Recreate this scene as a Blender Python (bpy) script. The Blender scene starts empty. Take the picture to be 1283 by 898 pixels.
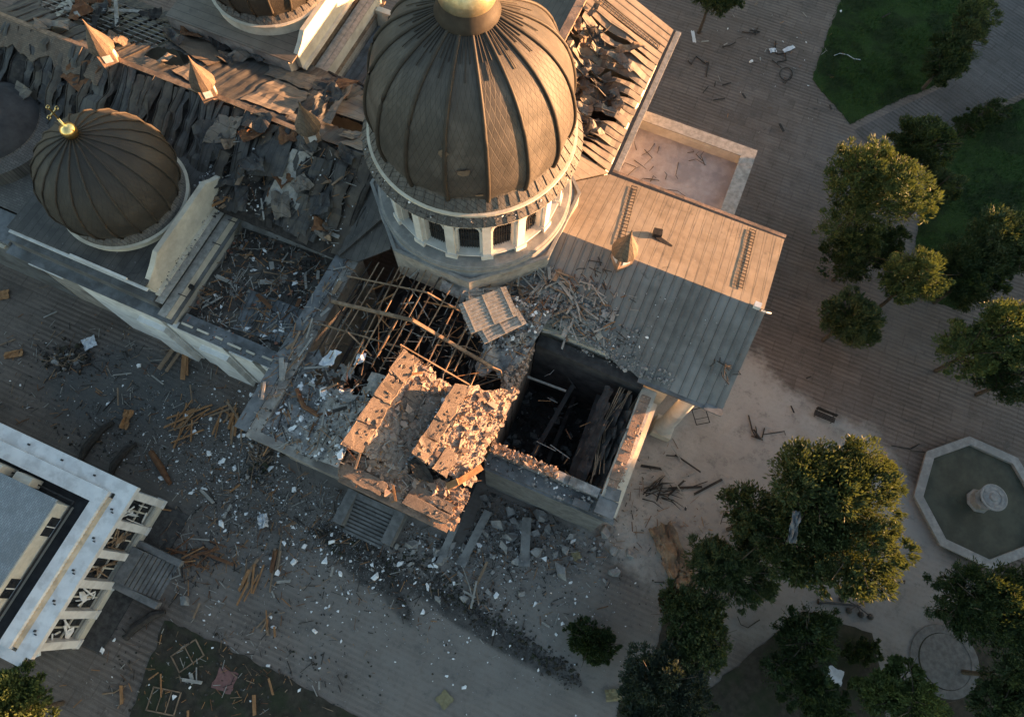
import bpy, bmesh, math, random
from mathutils import Vector, Matrix, noise as mnoise

# ------------------------------------------------------------------ camera
F, CX, CY, NX, NY, H = 855.0, 641.5, 449.0, 620.0, 765.0, 62.0   # photo 1283 x 898
_n = Vector(((NX-CX)/F, -(NY-CY)/F, -1.0)).normalized()
Zc = -_n
Xc = (Vector((1, 0, 0)) - Zc*Zc.x).normalized()
Yc = Zc.cross(Xc)
scene = bpy.context.scene
cam = bpy.data.objects.new('camera', bpy.data.cameras.new('camera'))
scene.collection.objects.link(cam)
R3 = Matrix(((Xc.x, Xc.y, Xc.z), (Yc.x, Yc.y, Yc.z), (Zc.x, Zc.y, Zc.z)))
cam.matrix_world = Matrix.Translation((0, 0, H)) @ R3.to_4x4()
cam.data.sensor_width = 36.0
cam.data.lens = 36.0*F/1283.0
cam.data.clip_start = 0.5
cam.data.clip_end = 2000
scene.camera = cam

# ------------------------------------------------------------------ light
SUN_EL, SUN_AZ = 4.6, 7.0            # degrees; azimuth counter-clockwise from +X
SKY, SUN, EXPO = 0.092, 5.0, 2.8
world = bpy.data.worlds.new('World'); scene.world = world; world.use_nodes = True
wn = world.node_tree.nodes; wl = world.node_tree.links
sky = wn.new('ShaderNodeTexSky'); sky.sky_type = 'NISHITA'; sky.sun_disc = False
sky.sun_elevation = math.radians(SUN_EL); sky.sun_rotation = math.radians(90-SUN_AZ)
bg = wn['Background']; bg.inputs[1].default_value = SKY
wl.new(sky.outputs[0], bg.inputs[0])
sl = bpy.data.lights.new('sun', 'SUN'); sl.energy = SUN; sl.angle = math.radians(0.6); sl.color = (1.0, 0.51, 0.235)
so = bpy.data.objects.new('sun', sl); scene.collection.objects.link(so)
_e, _a = math.radians(SUN_EL), math.radians(SUN_AZ)
so.rotation_euler = Vector((math.cos(_e)*math.cos(_a), math.cos(_e)*math.sin(_a), math.sin(_e))).to_track_quat('Z', 'Y').to_euler()
so.location = (80, 0, 60)
scene.view_settings.view_transform = 'Standard'; scene.view_settings.look = 'None'
scene.view_settings.exposure = EXPO; scene.view_settings.gamma = 1.0
scene.view_settings.use_curve_mapping = False

# ------------------------------------------------------------------ helpers
C = scene.collection
PI = math.pi
ANG = math.radians(-23.3)
OX, OY = -1.8, 31.4                    # church crossing
def at(px, py, z=0.0):                 # photo pixel + height -> world point
    v = Vector(((px-CX)/F, -(py-CY)/F, -1.0))
    w = Vector((Xc.dot(v), Yc.dot(v), Zc.dot(v)))
    k = (z-H)/w.z
    return Vector((w.x*k, w.y*k, z))
def L2W(u, v, z=0.0):                  # church frame -> world
    return Vector((OX+u*math.cos(ANG)-v*math.sin(ANG), OY+u*math.sin(ANG)+v*math.cos(ANG), z))
def W2L(p):
    x, y = p[0]-OX, p[1]-OY
    return (x*math.cos(ANG)+y*math.sin(ANG), -x*math.sin(ANG)+y*math.cos(ANG), p[2])
def loc(px, py, z=0.0): return Vector(W2L(at(px, py, z)))

class MB:
    def __init__(s): s.v = []; s.f = []; s.m = []
    def add(s, vs, fs, mi=0):
        b = len(s.v); s.v += [tuple(p) for p in vs]
        s.f += [tuple(i+b for i in f) for f in fs]; s.m += [mi]*len(fs); return s
    def box(s, c, d, rz=0.0, mi=0, M=None):
        x, y, z = d[0]/2, d[1]/2, d[2]/2
        vs = [Vector((sx*x, sy*y, sz*z)) for sz in (-1, 1) for sy in (-1, 1) for sx in (-1, 1)]
        M = M or Matrix.Rotation(rz, 3, 'Z')
        vs = [M @ p + Vector(c) for p in vs]
        return s.add(vs, [(0, 2, 3, 1), (4, 5, 7, 6), (0, 1, 5, 4), (2, 6, 7, 3), (0, 4, 6, 2), (1, 3, 7, 5)], mi)
    def span(s, a, b, mi=0):           # box from corner a to corner b
        return s.box([(a[i]+b[i])/2 for i in range(3)], [abs(b[i]-a[i]) for i in range(3)], 0, mi)
    def bar(s, p, q, w, h=None, mi=0, roll=0.0):
        p, q = Vector(p), Vector(q); d = q-p; L = d.length
        if L < 1e-5: return s
        h = h or w
        z = d/L; up = Vector((0, 0, 1)) if abs(z.z) < .95 else Vector((1, 0, 0))
        x = up.cross(z).normalized(); y = z.cross(x)
        if roll: x, y = x*math.cos(roll)+y*math.sin(roll), y*math.cos(roll)-x*math.sin(roll)
        vs = [b+x*(i*w/2)+y*(j*h/2) for b in (p, q) for j in (-1, 1) for i in (-1, 1)]
        return s.add(vs, [(0, 2, 3, 1), (4, 5, 7, 6), (0, 1, 5, 4), (2, 6, 7, 3), (0, 4, 6, 2), (1, 3, 7, 5)], mi)
    def tube(s, pts, r, n=6, mi=0):
        pts = [Vector(p) for p in pts]; rs = r if isinstance(r, (list, tuple)) else [r]*len(pts)
        vs = []; fs = []
        for k, p in enumerate(pts):
            d = (pts[min(k+1, len(pts)-1)]-pts[max(k-1, 0)]).normalized()
            up = Vector((0, 0, 1)) if abs(d.z) < .9 else Vector((1, 0, 0))
            x = up.cross(d).normalized(); y = d.cross(x)
            vs += [p+(x*math.cos(2*PI*i/n)+y*math.sin(2*PI*i/n))*rs[k] for i in range(n)]
        for k in range(len(pts)-1):
            for i in range(n):
                j = (i+1) % n
                fs.append((k*n+i, k*n+j, (k+1)*n+j, (k+1)*n+i))
        fs.append(tuple(range(n-1, -1, -1))); fs.append(tuple((len(pts)-1)*n+i for i in range(n)))
        return s.add(vs, fs, mi)
    def lathe(s, prof, n=48, c=(0, 0), mi=0, a0=0.0, cap=False):
        vs = []; fs = []
        for r, z in prof:
            for i in range(n):
                a = a0+2*PI*i/n; vs.append((c[0]+r*math.cos(a), c[1]+r*math.sin(a), z))
        for k in range(len(prof)-1):
            for i in range(n):
                j = (i+1) % n; fs.append((k*n+i, k*n+j, (k+1)*n+j, (k+1)*n+i))
        if cap: fs.append(tuple((len(prof)-1)*n+i for i in range(n)))
        return s.add(vs, fs, mi)
    def prism(s, poly, z0, z1, mi=0):  # poly xy counter-clockwise
        n = len(poly)
        if sum(poly[i][0]*poly[(i+1) % n][1]-poly[(i+1) % n][0]*poly[i][1] for i in range(n)) < 0: poly = poly[::-1]
        vs = [(p[0], p[1], z0) for p in poly]+[(p[0], p[1], z1) for p in poly]
        fs = [tuple(range(n-1, -1, -1)), tuple(range(n, 2*n))]+[(i, (i+1) % n, n+(i+1) % n, n+i) for i in range(n)]
        return s.add(vs, fs, mi)
    def slab(s, P, t, mi=0):           # polygon of 3D points given thickness t downwards
        n = len(P); P = [Vector(p) for p in P]
        a = sum((P[i].x*P[(i+1) % n].y-P[(i+1) % n].x*P[i].y) for i in range(n))
        if a < 0: P = P[::-1]
        vs = P+[p-Vector((0, 0, t)) for p in P]
        fs = [tuple(range(n)), tuple(range(2*n-1, n-1, -1))]+[((i+1) % n, i, n+i, n+(i+1) % n) for i in range(n)]
        return s.add(vs, fs, mi)
    def grid(s, fn, nu, nv, t=0.0, mi=0, keep=None):
        vs = [Vector(fn(i/nu, j/nv)) for j in range(nv+1) for i in range(nu+1)]
        fs = []
        for j in range(nv):
            for i in range(nu):
                if keep and not keep((i+.5)/nu, (j+.5)/nv): continue
                a = j*(nu+1)+i; fs.append((a, a+1, a+nu+2, a+nu+1))
        s.add(vs, fs, mi)
        if t:
            s.add([p-Vector((0, 0, t)) for p in vs], [f[::-1] for f in fs], mi)
        return s
    def chunk(s, c, d, rnd, mi=0, flat=1.0):  # irregular broken lump
        M = Matrix.Rotation(rnd.uniform(0, 6.3), 3, 'Z') @ Matrix.Rotation(rnd.uniform(-.5, .5), 3, 'X')
        vs = []
        for sz in (-1, 1):
            k = rnd.choice((3, 4, 4, 5)) if sz < 0 else k
            for i in range(k):
                a = 2*PI*i/k+rnd.uniform(-.45, .45); r = rnd.uniform(.55, 1.25)*(1 if sz < 0 else .92)
                vs.append(M @ Vector((math.cos(a)*r*d[0]/2, math.sin(a)*r*d[1]/2, sz*d[2]/2*flat*rnd.uniform(.7, 1.1)))+Vector(c))
        fs = [tuple(range(k-1, -1, -1)), tuple(range(k, 2*k))]+[(i, (i+1) % k, k+(i+1) % k, k+i) for i in range(k)]
        return s.add(vs, fs, mi)
    def build(s, name, mats, parent=None, smooth=False, loc=None, rz=0.0):
        me = bpy.data.meshes.new(name); me.from_pydata(s.v, [], s.f)
        mats = mats if isinstance(mats, (list, tuple)) else [mats]
        for m in mats: me.materials.append(m)
        if len(mats) > 1: me.polygons.foreach_set('material_index', s.m)
        if smooth: me.polygons.foreach_set('use_smooth', [True]*len(me.polygons))
        me.update()
        o = bpy.data.objects.new(name, me); C.objects.link(o)
        if parent: o.parent = parent
        if loc is not None: o.location = loc
        if rz: o.rotation_euler = (0, 0, rz)
        return o
def tag(o, label=None, cat=None, group=None, kind=None):
    if label: o['label'] = label
    if cat: o['category'] = cat
    if group: o['group'] = group
    if kind: o['kind'] = kind
    return o
def thing(name, label, cat, at_=(0, 0, 0), rz=0.0, group=None):
    o = bpy.data.objects.new(name, None); C.objects.link(o); o.location = at_; o.rotation_euler = (0, 0, rz)
    return tag(o, label, cat, group)
def structure(o): o['kind'] = 'structure'; return o
def copy_tree(o, parent=None):
    c = o.copy(); C.objects.link(c); c.parent = parent
    for ch in [x for x in C.objects if x.parent == o]: copy_tree(ch, c)
    return c
def nz(x, y, z=0.0, oct=4): return mnoise.fractal(Vector((x, y, z)), 1.0, 2.0, oct)

# ------------------------------------------------------------------ materials
class NT:
    def __init__(s, name):
        s.mat = bpy.data.materials.new(name); s.mat.use_nodes = True
        s.t = s.mat.node_tree; s.n = s.t.nodes; s.b = s.n['Principled BSDF']
        s._co = None
    def new(s, typ, **kw):
        nd = s.n.new(typ)
        for k, v in kw.items():
            if k.startswith('_'): setattr(nd, k[1:], v)
            else: s.put(nd.inputs[k], v)
        return nd
    def put(s, sock, v):
        if hasattr(v, 'is_output') or isinstance(v, bpy.types.NodeSocket): s.t.links.new(v, sock)
        elif isinstance(v, (tuple, list)) and len(v) == 3 and sock.type == 'RGBA': sock.default_value = (*v, 1)
        else: sock.default_value = v
    def co(s):
        if not s._co: s._co = s.new('ShaderNodeTexCoord').outputs['Object']
        return s._co
    def math(s, op, a, b=0.0, c=None):
        nd = s.n.new('ShaderNodeMath'); nd.operation = op
        s.put(nd.inputs[0], a); s.put(nd.inputs[1], b)
        if c is not None: s.put(nd.inputs[2], c)
        return nd.outputs[0]
    def mapr(s, x, a, b, c=0.0, d=1.0, smooth=True):
        nd = s.n.new('ShaderNodeMapRange'); nd.interpolation_type = 'SMOOTHSTEP' if smooth else 'LINEAR'
        for i, v in enumerate((x, a, b, c, d)): s.put(nd.inputs[i], v)
        return nd.outputs[0]
    def noise(s, scale, detail=5, rough=.55, co=None, dist=0.0):
        nd = s.new('ShaderNodeTexNoise', Vector=co or s.co(), Scale=scale, Detail=detail, Roughness=rough, Distortion=dist)
        return nd.outputs['Fac']
    def mix(s, f, a, b, mode='MIX'):
        nd = s.n.new('ShaderNodeMix'); nd.data_type = 'RGBA'; nd.blend_type = mode
        s.put(nd.inputs[0], f); s.put(nd.inputs[6], a); s.put(nd.inputs[7], b)
        return nd.outputs[2]
    def scaled(s, sx, sy, sz, rz=0.0):
        nd = s.new('ShaderNodeMapping', Vector=s.co()); nd.inputs['Scale'].default_value = (sx, sy, sz)
        nd.inputs['Rotation'].default_value = (0, 0, rz); return nd.outputs[0]
    def bump(s, h, strength=.4, dist=.05):
        nd = s.new('ShaderNodeBump', Height=h, Strength=strength, Distance=dist); s.put(s.b.inputs['Normal'], nd.outputs[0])
    def out(s, col, rough=.8, metal=0.0, spec=None):
        s.put(s.b.inputs['Base Color'], col); s.put(s.b.inputs['Roughness'], rough); s.b.inputs['Metallic'].default_value = metal
        if spec is not None: s.b.inputs['Specular IOR Level'].default_value = spec
        return s.mat
def nmat(name, c1, c2, scale=2.0, rough=.85, bump=.35, c3=None, big=.15, metal=0.0, amount=.7, bd=.05, spec=.3):
    t = NT(name); f = t.noise(scale, 8, .65)
    col = t.mix(t.mapr(f, .3, .7), c1, c2)
    if c3: col = t.mix(t.math('MULTIPLY', t.mapr(t.noise(big, 6, .6), .45, .62), amount), col, c3)
    if bump: t.bump(t.noise(scale*3, 6, .7), bump, bd)
    return t.out(col, rough, metal, spec)
M = {}
M['plaster'] = nmat('cream_plaster', (.50, .45, .36), (.60, .55, .46), 1.5, .9, .25, (.34, .30, .25), .3, amount=.6)
M['white_plaster'] = nmat('white_plaster', (.52, .505, .47), (.64, .625, .59), 1.2, .85, .2, (.38, .36, .33), .4, amount=.5)
M['dirty_plaster'] = nmat('soot_stained_plaster', (.22, .20, .18), (.36, .33, .29), 1.2, .95, .5, (.10, .09, .085), .35)
M['rubble_warm'] = nmat('broken_plaster_and_brick', (.22, .145, .105), (.36, .255, .19), 2.6, .95, .9, (.13, .10, .08), 1.3, amount=.85)
M['rubble_grey'] = nmat('grey_rubble', (.17, .165, .16), (.32, .31, .30), 2.2, .95, .7, (.09, .088, .085), .8)
M['peach_plaster'] = nmat('peach_plaster', (.28, .205, .16), (.38, .285, .225), 2, .9, .4, (.19, .145, .115), 1.0)
M['screed'] = nmat('dusty_roof_screed', (.34, .29, .265), (.42, .37, .34), 1.6, .9, .4, (.24, .21, .20), .5, amount=.6)
M['slab_brick'] = None
M['white_chunk'] = nmat('white_plaster_chunk', (.62, .63, .64), (.80, .80, .80), 3, .9, .3)
M['brick'] = nmat('brick_red', (.24, .10, .065), (.33, .16, .11), 3, .9, .5)
M['charred'] = nmat('charred_wood', (.018, .016, .015), (.05, .043, .038), 2.5, .9, .5)
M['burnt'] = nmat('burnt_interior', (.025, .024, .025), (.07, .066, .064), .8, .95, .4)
M['wood'] = nmat('old_timber', (.16, .105, .065), (.30, .21, .14), 2.5, .85, .4, (.08, .06, .045), .6)
M['wood_orange'] = nmat('fresh_broken_timber', (.20, .095, .04), (.34, .18, .08), 2.5, .8, .3)
M['wood_grey'] = nmat('weathered_grey_board', (.20, .19, .17), (.34, .32, .29), 2.5, .9, .4)
M['rust'] = nmat('rusty_metal', (.10, .045, .025), (.20, .10, .05), 2.5, .8, .4, metal=.3)
M['dark_metal'] = nmat('dark_metal', (.03, .03, .032), (.06, .058, .056), 3, .5, .1, metal=.5)
M['zinc'] = nmat('zinc_flashing', (.10, .105, .11), (.165, .17, .175), 1.5, .6, .15, (.06, .058, .056), .5)
M['gold'] = nmat('gilding', (.75, .52, .20), (.85, .62, .28), 2, .28, .05, metal=1.0)
M['tin'] = nmat('pale_gilt_cupola', (.55, .45, .28), (.72, .62, .42), 3, .35, .25, (.40, .38, .26), 1.2, metal=.85)
M['stone'] = nmat('pale_stone', (.165, .165, .16), (.26, .255, .245), 2, .85, .3, (.17, .17, .165), .7)
M['step'] = nmat('grey_step_stone', (.10, .10, .10), (.17, .17, .168), 2, .85, .3, (.24, .24, .24), .8, amount=.4)
M['glass'] = nmat('dark_window_glass', (.012, .014, .017), (.03, .033, .038), .8, .12, 0)
M['white_paint'] = nmat('white_paint', (.56, .56, .56), (.68, .68, .67), .8, .65, .15, (.40, .39, .38), .9, amount=.5)
M['peach'] = nmat('peach_render', (.62, .45, .28), (.72, .56, .38), 2, .85, .2, (.4, .3, .2), .9)
M['cream'] = nmat('cream_wall', (.42, .395, .34), (.52, .495, .43), 1.5, .85, .15)
M['asphalt_roof'] = nmat('black_felt_roof', (.025, .025, .027), (.05, .05, .052), 1, .9, .3)
M['soil'] = nmat('trampled_soil', (.022, .019, .014), (.05, .042, .031), 1.6, .95, .6, (.02, .028, .012), .35)
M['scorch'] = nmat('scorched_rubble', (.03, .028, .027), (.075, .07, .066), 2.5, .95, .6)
M['bark'] = nmat('bark', (.05, .038, .028), (.10, .08, .06), 4, .9, .5)
M['sheet'] = nmat('pale_plastic_sheet', (.42, .44, .47), (.62, .64, .68), 1.5, .4, .1)
M['yellow'] = nmat('yellow_board', (.15, .13, .07), (.22, .19, .11), 3, .8, .2)
M['red_cloth'] = nmat('dusty_red_board', (.13, .065, .06), (.19, .10, .09), 3, .85, .2)
M['kerb'] = nmat('concrete_kerb', (.085, .082, .078), (.14, .135, .13), 2.5, .9, .3)

def seam_mat(name, c1, c2, dust, axis, pitch, big=.16, dcenter=None):   # standing seam sheet metal, seams run across 'axis'
    t = NT(name); sep = t.new('ShaderNodeSeparateXYZ', Vector=t.co())
    x = sep.outputs[axis]
    cell = t.math('FLOOR', t.math('DIVIDE', x, pitch))
    wn_ = t.new('ShaderNodeTexWhiteNoise', _noise_dimensions='1D', W=cell).outputs[0]
    col = t.mix(t.mapr(t.noise(1.3, 8, .65), .3, .7), c1, c2)
    col = t.mix(t.math('MULTIPLY', wn_, .35), col, tuple(k*.55 for k in c1))
    f = t.mapr(t.noise(big, 7, .65), .42, .66)
    if dcenter:
        dx = t.math('SUBTRACT', sep.outputs[0], dcenter[0]); dy = t.math('SUBTRACT', sep.outputs[1], dcenter[1])
        d = t.math('SQRT', t.math('ADD', t.math('MULTIPLY', dx, dx), t.math('MULTIPLY', dy, dy)))
        f = t.math('MAXIMUM', f, t.math('MULTIPLY', t.mapr(t.math('ADD', d, t.math('MULTIPLY', t.noise(.5), 4)), dcenter[2]*.4, dcenter[2]*1.3, 1, 0), .9))
    col = t.mix(t.math('MULTIPLY', f, .8), col, dust)
    spots = t.mapr(t.noise(5.5, 2, .5), .70, .76)
    col = t.mix(t.math('MULTIPLY', spots, .5), col, (.30, .30, .30))
    stains = t.mapr(t.noise(.45, 5, .7, dist=1.0), .60, .72)
    col = t.mix(t.math('MULTIPLY', stains, .6), col, tuple(k*.4 for k in c1))
    fr = t.math('ABSOLUTE', t.math('SUBTRACT', t.math('FRACT', t.math('DIVIDE', x, pitch)), .5))
    col = t.mix(t.mapr(fr, .455, .485, 0, .75), col, tuple(k*.3 for k in c1))
    t.bump(t.noise(2.2, 4, .5), .15, .05)
    return t.out(col, .62, .1, .4)
M['roof_metal'] = seam_mat('grey_seamed_roof_metal', (.115, .108, .098), (.165, .155, .142), (.21, .203, .192), 0, .74, dcenter=(9, -6, 9))
M['roof_metal_sunlit'] = seam_mat('sunlit_seamed_roof_metal', (.15, .118, .088), (.20, .16, .122), (.22, .185, .15), 0, .74)  # same metal as the grey slope, with the sun's warmth put into the colour
M['roof_metal_v'] = seam_mat('brown_seamed_roof_metal', (.12, .10, .08), (.175, .145, .115), (.20, .17, .14), 1, .80)
M['nave_metal'] = seam_mat('dark_crumpled_roof_metal', (.036, .034, .033), (.062, .058, .055), (.085, .078, .070), 0, .62, .3)

M['nave_brown'] = nmat('brown_scorched_sheet', (.055, .045, .036), (.095, .078, .062), 1.6, .7, .3, (.04, .034, .03), .5)
M['ash'] = nmat('ash_and_earth', (.06, .053, .047), (.13, .116, .10), 1.4, .95, .7, (.045, .04, .037), .5)
def dome_mat(name, c1, c2, cells, pitch, c, spots=True):
    t = NT(name); sep = t.new('ShaderNodeSeparateXYZ', Vector=t.co())
    dx = t.math('SUBTRACT', sep.outputs[0], c[0]); dy = t.math('SUBTRACT', sep.outputs[1], c[1])
    a = t.math('MULTIPLY', t.math('ARCTAN2', dy, dx), cells/(2*PI))
    h = t.math('DIVIDE', sep.outputs[2], pitch)
    def lines(e): return t.math('ABSOLUTE', t.math('SUBTRACT', t.math('FRACT', e), .5))
    m = t.math('MAXIMUM', lines(t.math('ADD', a, h)), lines(t.math('SUBTRACT', a, h)))
    line = t.mapr(m, .44, .49)
    cell = t.new('ShaderNodeTexWhiteNoise', _noise_dimensions='2D',
                 Vector=t.new('ShaderNodeCombineXYZ', X=t.math('FLOOR', t.math('ADD', a, h)), Y=t.math('FLOOR', t.math('SUBTRACT', a, h))).outputs[0]).outputs[0]
    col = t.mix(t.mapr(t.noise(.7, 6, .6), .3, .7), c1, c2)
    col = t.mix(t.math('MULTIPLY', cell, .3), col, tuple(k*.65 for k in c1))
    col = t.mix(t.math('MULTIPLY', t.mapr(t.noise(.35, 5, .6, dist=.5), .5, .65), .5), col, tuple(k*1.5 for k in c2))
    col = t.mix(t.math('MULTIPLY', line, .55), col, tuple(k*.45 for k in c1))
    t.bump(t.math('SUBTRACT', t.noise(2, 3), t.math('MULTIPLY', line, .8)), .45, .05)
    return t.out(col, .62, .0, .35)
M['dome'] = dome_mat('bronze_diamond_shingle', (.050, .045, .040), (.080, .071, .062), 96, .95, (0, 0))
M['dome_small'] = dome_mat('dark_bronze_shingle', (.030, .026, .022), (.042, .037, .031), 80, .7, (0, 0))
M['rib'] = nmat('dark_bronze_rib', (.028, .023, .019), (.045, .038, .030), 2, .6, .1)

def tile_mat(name, c1, c2, mortar, scale, rz=0.0):
    t = NT(name)
    b = t.new('ShaderNodeTexBrick', Vector=t.scaled(1, 1, 1, rz), Color1=c1, Color2=c2, Mortar=mortar, Scale=scale)
    b.inputs['Mortar Size'].default_value = .02; b.inputs['Bias'].default_value = -.2
    col = t.mix(t.math('MULTIPLY', t.mapr(t.noise(.8, 6), .4, .65), .5), b.outputs[0], tuple(k*.6 for k in c1))
    t.bump(t.math('SUBTRACT', t.noise(3, 4), b.outputs['Fac']), .4, .04)
    return t.out(col, .75)
M['tile'] = tile_mat('brown_roof_tile', (.11, .08, .055), (.16, .115, .08), (.06, .045, .035), 1.6)
M['slab_brick'] = tile_mat('peach_brick_slab', (.29, .225, .18), (.36, .285, .23), (.17, .125, .10), 3.2, PI/2)
M['tile_grey'] = tile_mat('grey_skirt_tile', (.085, .078, .072), (.125, .115, .105), (.03, .028, .026), 1.2)
M['corrugated'] = None
t = NT('corrugated_grey_sheet'); w_ = t.new('ShaderNodeTexWave', Vector=t.co(), Scale=2.6, _bands_direction='Y'); w_.inputs['Distortion'].default_value = .2
col = t.mix(t.mapr(t.noise(.7, 7, .65), .35, .65), (.27, .30, .33), (.36, .39, .42)); col = t.mix(t.math('MULTIPLY', w_.outputs['Fac'], .30), col, (.17, .19, .21))
col = t.mix(t.math('MULTIPLY', t.mapr(t.noise(.4, 5), .55, .68), .5), col, (.16, .18, .20))
t.bump(w_.outputs['Fac'], .5, .05); M['corrugated'] = t.out(col, .6, 0, .3)
M['corrugated'] = tile_mat('blue_grey_sheeting', (.19, .215, .235), (.25, .28, .30), (.10, .12, .14), 1.5, PI/2)

# paving: bands of pavers with blast dust, sand and soot lying on it (object coords = church frame)
def paving(name, c1, c2, pitch=.46, deposits=True, rz=0.0):
    t = NT(name); co = t.scaled(1, 1, 1, rz); sep = t.new('ShaderNodeSeparateXYZ', Vector=co)
    so_ = t.new('ShaderNodeSeparateXYZ', Vector=t.co())
    wob = t.math('MULTIPLY', t.math('SUBTRACT', t.noise(.35, 3), .5), .25)
    v = t.math('ADD', sep.outputs[1], wob)
    band = t.mapr(t.math('SINE', t.math('MULTIPLY', v, 2*PI/pitch)), -.6, .6)
    col = t.mix(t.mapr(t.noise(.22, 8, .65), .3, .7), c1, c2)
    stripe = t.math('MULTIPLY', band, t.mapr(t.noise(.12, 4), .35, .65, .22, .72))
    col = t.mix(stripe, col, tuple(k*.55 for k in c1))
    br = t.new('ShaderNodeTexBrick', Vector=co, Scale=2.2, Color1=(1, 1, 1), Color2=(.78, .78, .78), Mortar=(.6, .6, .6)); br.inputs['Mortar Size'].default_value = .015
    col = t.mix(.6, col, br.outputs[0], 'MULTIPLY')
    pt = t.new('ShaderNodeTexBrick', Vector=co, Scale=.17, Color1=(1, 1, 1), Color2=(.66, .68, .70), Mortar=(.5, .5, .5)); pt.inputs['Mortar Size'].default_value = .012; pt.inputs['Mortar Smooth'].default_value = .3
    col = t.mix(.55, col, pt.outputs[0], 'MULTIPLY')
    n1 = t.math('SUBTRACT', t.noise(.16, 8, .68), .5); n2 = t.noise(1.1, 8, .75)
    def blob(cx, cy, rx, ry, rot, amp=.9, soft=.35):
        c, s_ = math.cos(rot), math.sin(rot)
        dx = t.math('SUBTRACT', so_.outputs[0], cx); dy = t.math('SUBTRACT', so_.outputs[1], cy)
        a = t.math('DIVIDE', t.math('ADD', t.math('MULTIPLY', dx, c), t.math('MULTIPLY', dy, s_)), rx)
        b = t.math('DIVIDE', t.math('SUBTRACT', t.math('MULTIPLY', dy, c), t.math('MULTIPLY', dx, s_)), ry)
        d = t.math('SQRT', t.math('ADD', t.math('MULTIPLY', a, a), t.math('MULTIPLY', b, b)))
        d = t.math('ADD', d, t.math('MULTIPLY', n1, 1.6))
        return t.math('MULTIPLY', t.mapr(d, 1-soft, 1+soft, 1, 0), amp)
    if deposits:
        for (args, colr) in deposits_list:
            f = t.math('MULTIPLY', blob(*args), t.mapr(n2, .3, .62, .55, 1))
            col = t.mix(f, col, colr)
    grime = t.mapr(t.noise(.55, 9, .78), .50, .66)
    col = t.mix(t.math('MULTIPLY', grime, .5), col, (.05, .046, .043))
    grit = t.mapr(t.noise(9, 6, .8), .5, .66)
    col = t.mix(t.math('MULTIPLY', grit, t.mapr(t.noise(.2, 5, .6), .4, .62, .1, .5)), col, (.20, .195, .19))
    specks = t.mapr(t.noise(7, 3, .6), .66, .74)
    col = t.mix(t.math('MULTIPLY', specks, .35), col, (.34, .335, .33))
    dark = t.mapr(t.noise(3.3, 4, .7), .66, .78)
    col = t.mix(t.math('MULTIPLY', dark, .5), col, (.035, .033, .031))
    t.bump(t.math('ADD', t.math('MULTIPLY', band, .25), t.noise(5, 6, .7)), .35, .04)
    return t.out(col, .9, 0, .25)
deposits_list = [
    ((10, -28, 24, 11, .0, .95, .5), (.19, .172, .155)),      # grey dust south of the ruin
    ((25, -9, 8.5, 12.5, -.1, .97, .2), (.38, .35, .31)),
    ((35, -3.6, 11, 4.6, -.22, .95, .22), (.34, .325, .30)),   # sand and lime dust by the column
    ((39, -13, 13, 10.5, -.2, .93, .3), (.225, .21, .195)),
    ((38, 26, 10, 14, .2, .45, .5), (.175, .175, .178)),      # pale dust on the east plaza
    ((-16, -27, 14, 6, .0, .8, .5), (.085, .076, .068)),     # soot by the white building
    ((-26, -24, 7, 4, .3, .7, .4), (.07, .075, .076)),
    ((2, -28.8, 5.5, 1.5, -.15, .95, .25), (.035, .034, .033)),    # line of soot and earth
    ((13, -29.6, 9, .9, -.12, .95, .3), (.035, .034, .033)),
    ((6, -30.6, 3, .8, -.5, .8, .3), (.04, .038, .036)),
]
M['paving'] = paving('banded_paving', (.142, .112, .092), (.195, .158, .134))
M['paving_path'] = paving('path_paving', (.10, .093, .09), (.13, .122, .12), .5, False, math.radians(46))

def grass_mat(name, c1, c2, c3):
    t = NT(name); col = t.mix(t.mapr(t.noise(6, 5, .7), .3, .7), c1, c2)
    col = t.mix(t.mapr(t.noise(.25, 5, .6), .45, .6), col, c3)
    t.bump(t.noise(12, 4, .7), .8, .08); return t.out(col, .95, 0, .1)
M['lawn'] = grass_mat('lawn_grass', (.020, .038, .012), (.035, .065, .02), (.018, .030, .012))
M['blade'] = grass_mat('grass_blade', (.03, .06, .015), (.045, .085, .022), (.025, .045, .015))

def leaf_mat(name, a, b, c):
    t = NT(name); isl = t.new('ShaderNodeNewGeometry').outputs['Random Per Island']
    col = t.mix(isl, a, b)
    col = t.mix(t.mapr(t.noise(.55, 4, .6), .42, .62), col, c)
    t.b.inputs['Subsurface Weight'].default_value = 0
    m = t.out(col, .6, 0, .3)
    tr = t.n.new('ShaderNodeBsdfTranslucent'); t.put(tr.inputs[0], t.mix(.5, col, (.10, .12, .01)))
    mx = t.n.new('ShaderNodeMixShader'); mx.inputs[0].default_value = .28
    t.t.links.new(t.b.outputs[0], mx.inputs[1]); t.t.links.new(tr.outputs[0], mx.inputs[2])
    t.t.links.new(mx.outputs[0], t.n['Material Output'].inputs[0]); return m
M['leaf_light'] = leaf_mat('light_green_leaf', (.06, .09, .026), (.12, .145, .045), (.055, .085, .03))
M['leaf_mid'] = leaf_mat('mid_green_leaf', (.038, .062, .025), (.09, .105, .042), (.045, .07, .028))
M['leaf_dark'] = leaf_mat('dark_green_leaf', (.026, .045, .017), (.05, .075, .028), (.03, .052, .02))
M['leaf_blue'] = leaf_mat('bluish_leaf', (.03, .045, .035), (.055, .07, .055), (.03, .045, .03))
M['leaf_red'] = leaf_mat('reddish_leaf', (.07, .04, .02), (.11, .065, .03), (.05, .05, .02))

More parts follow.
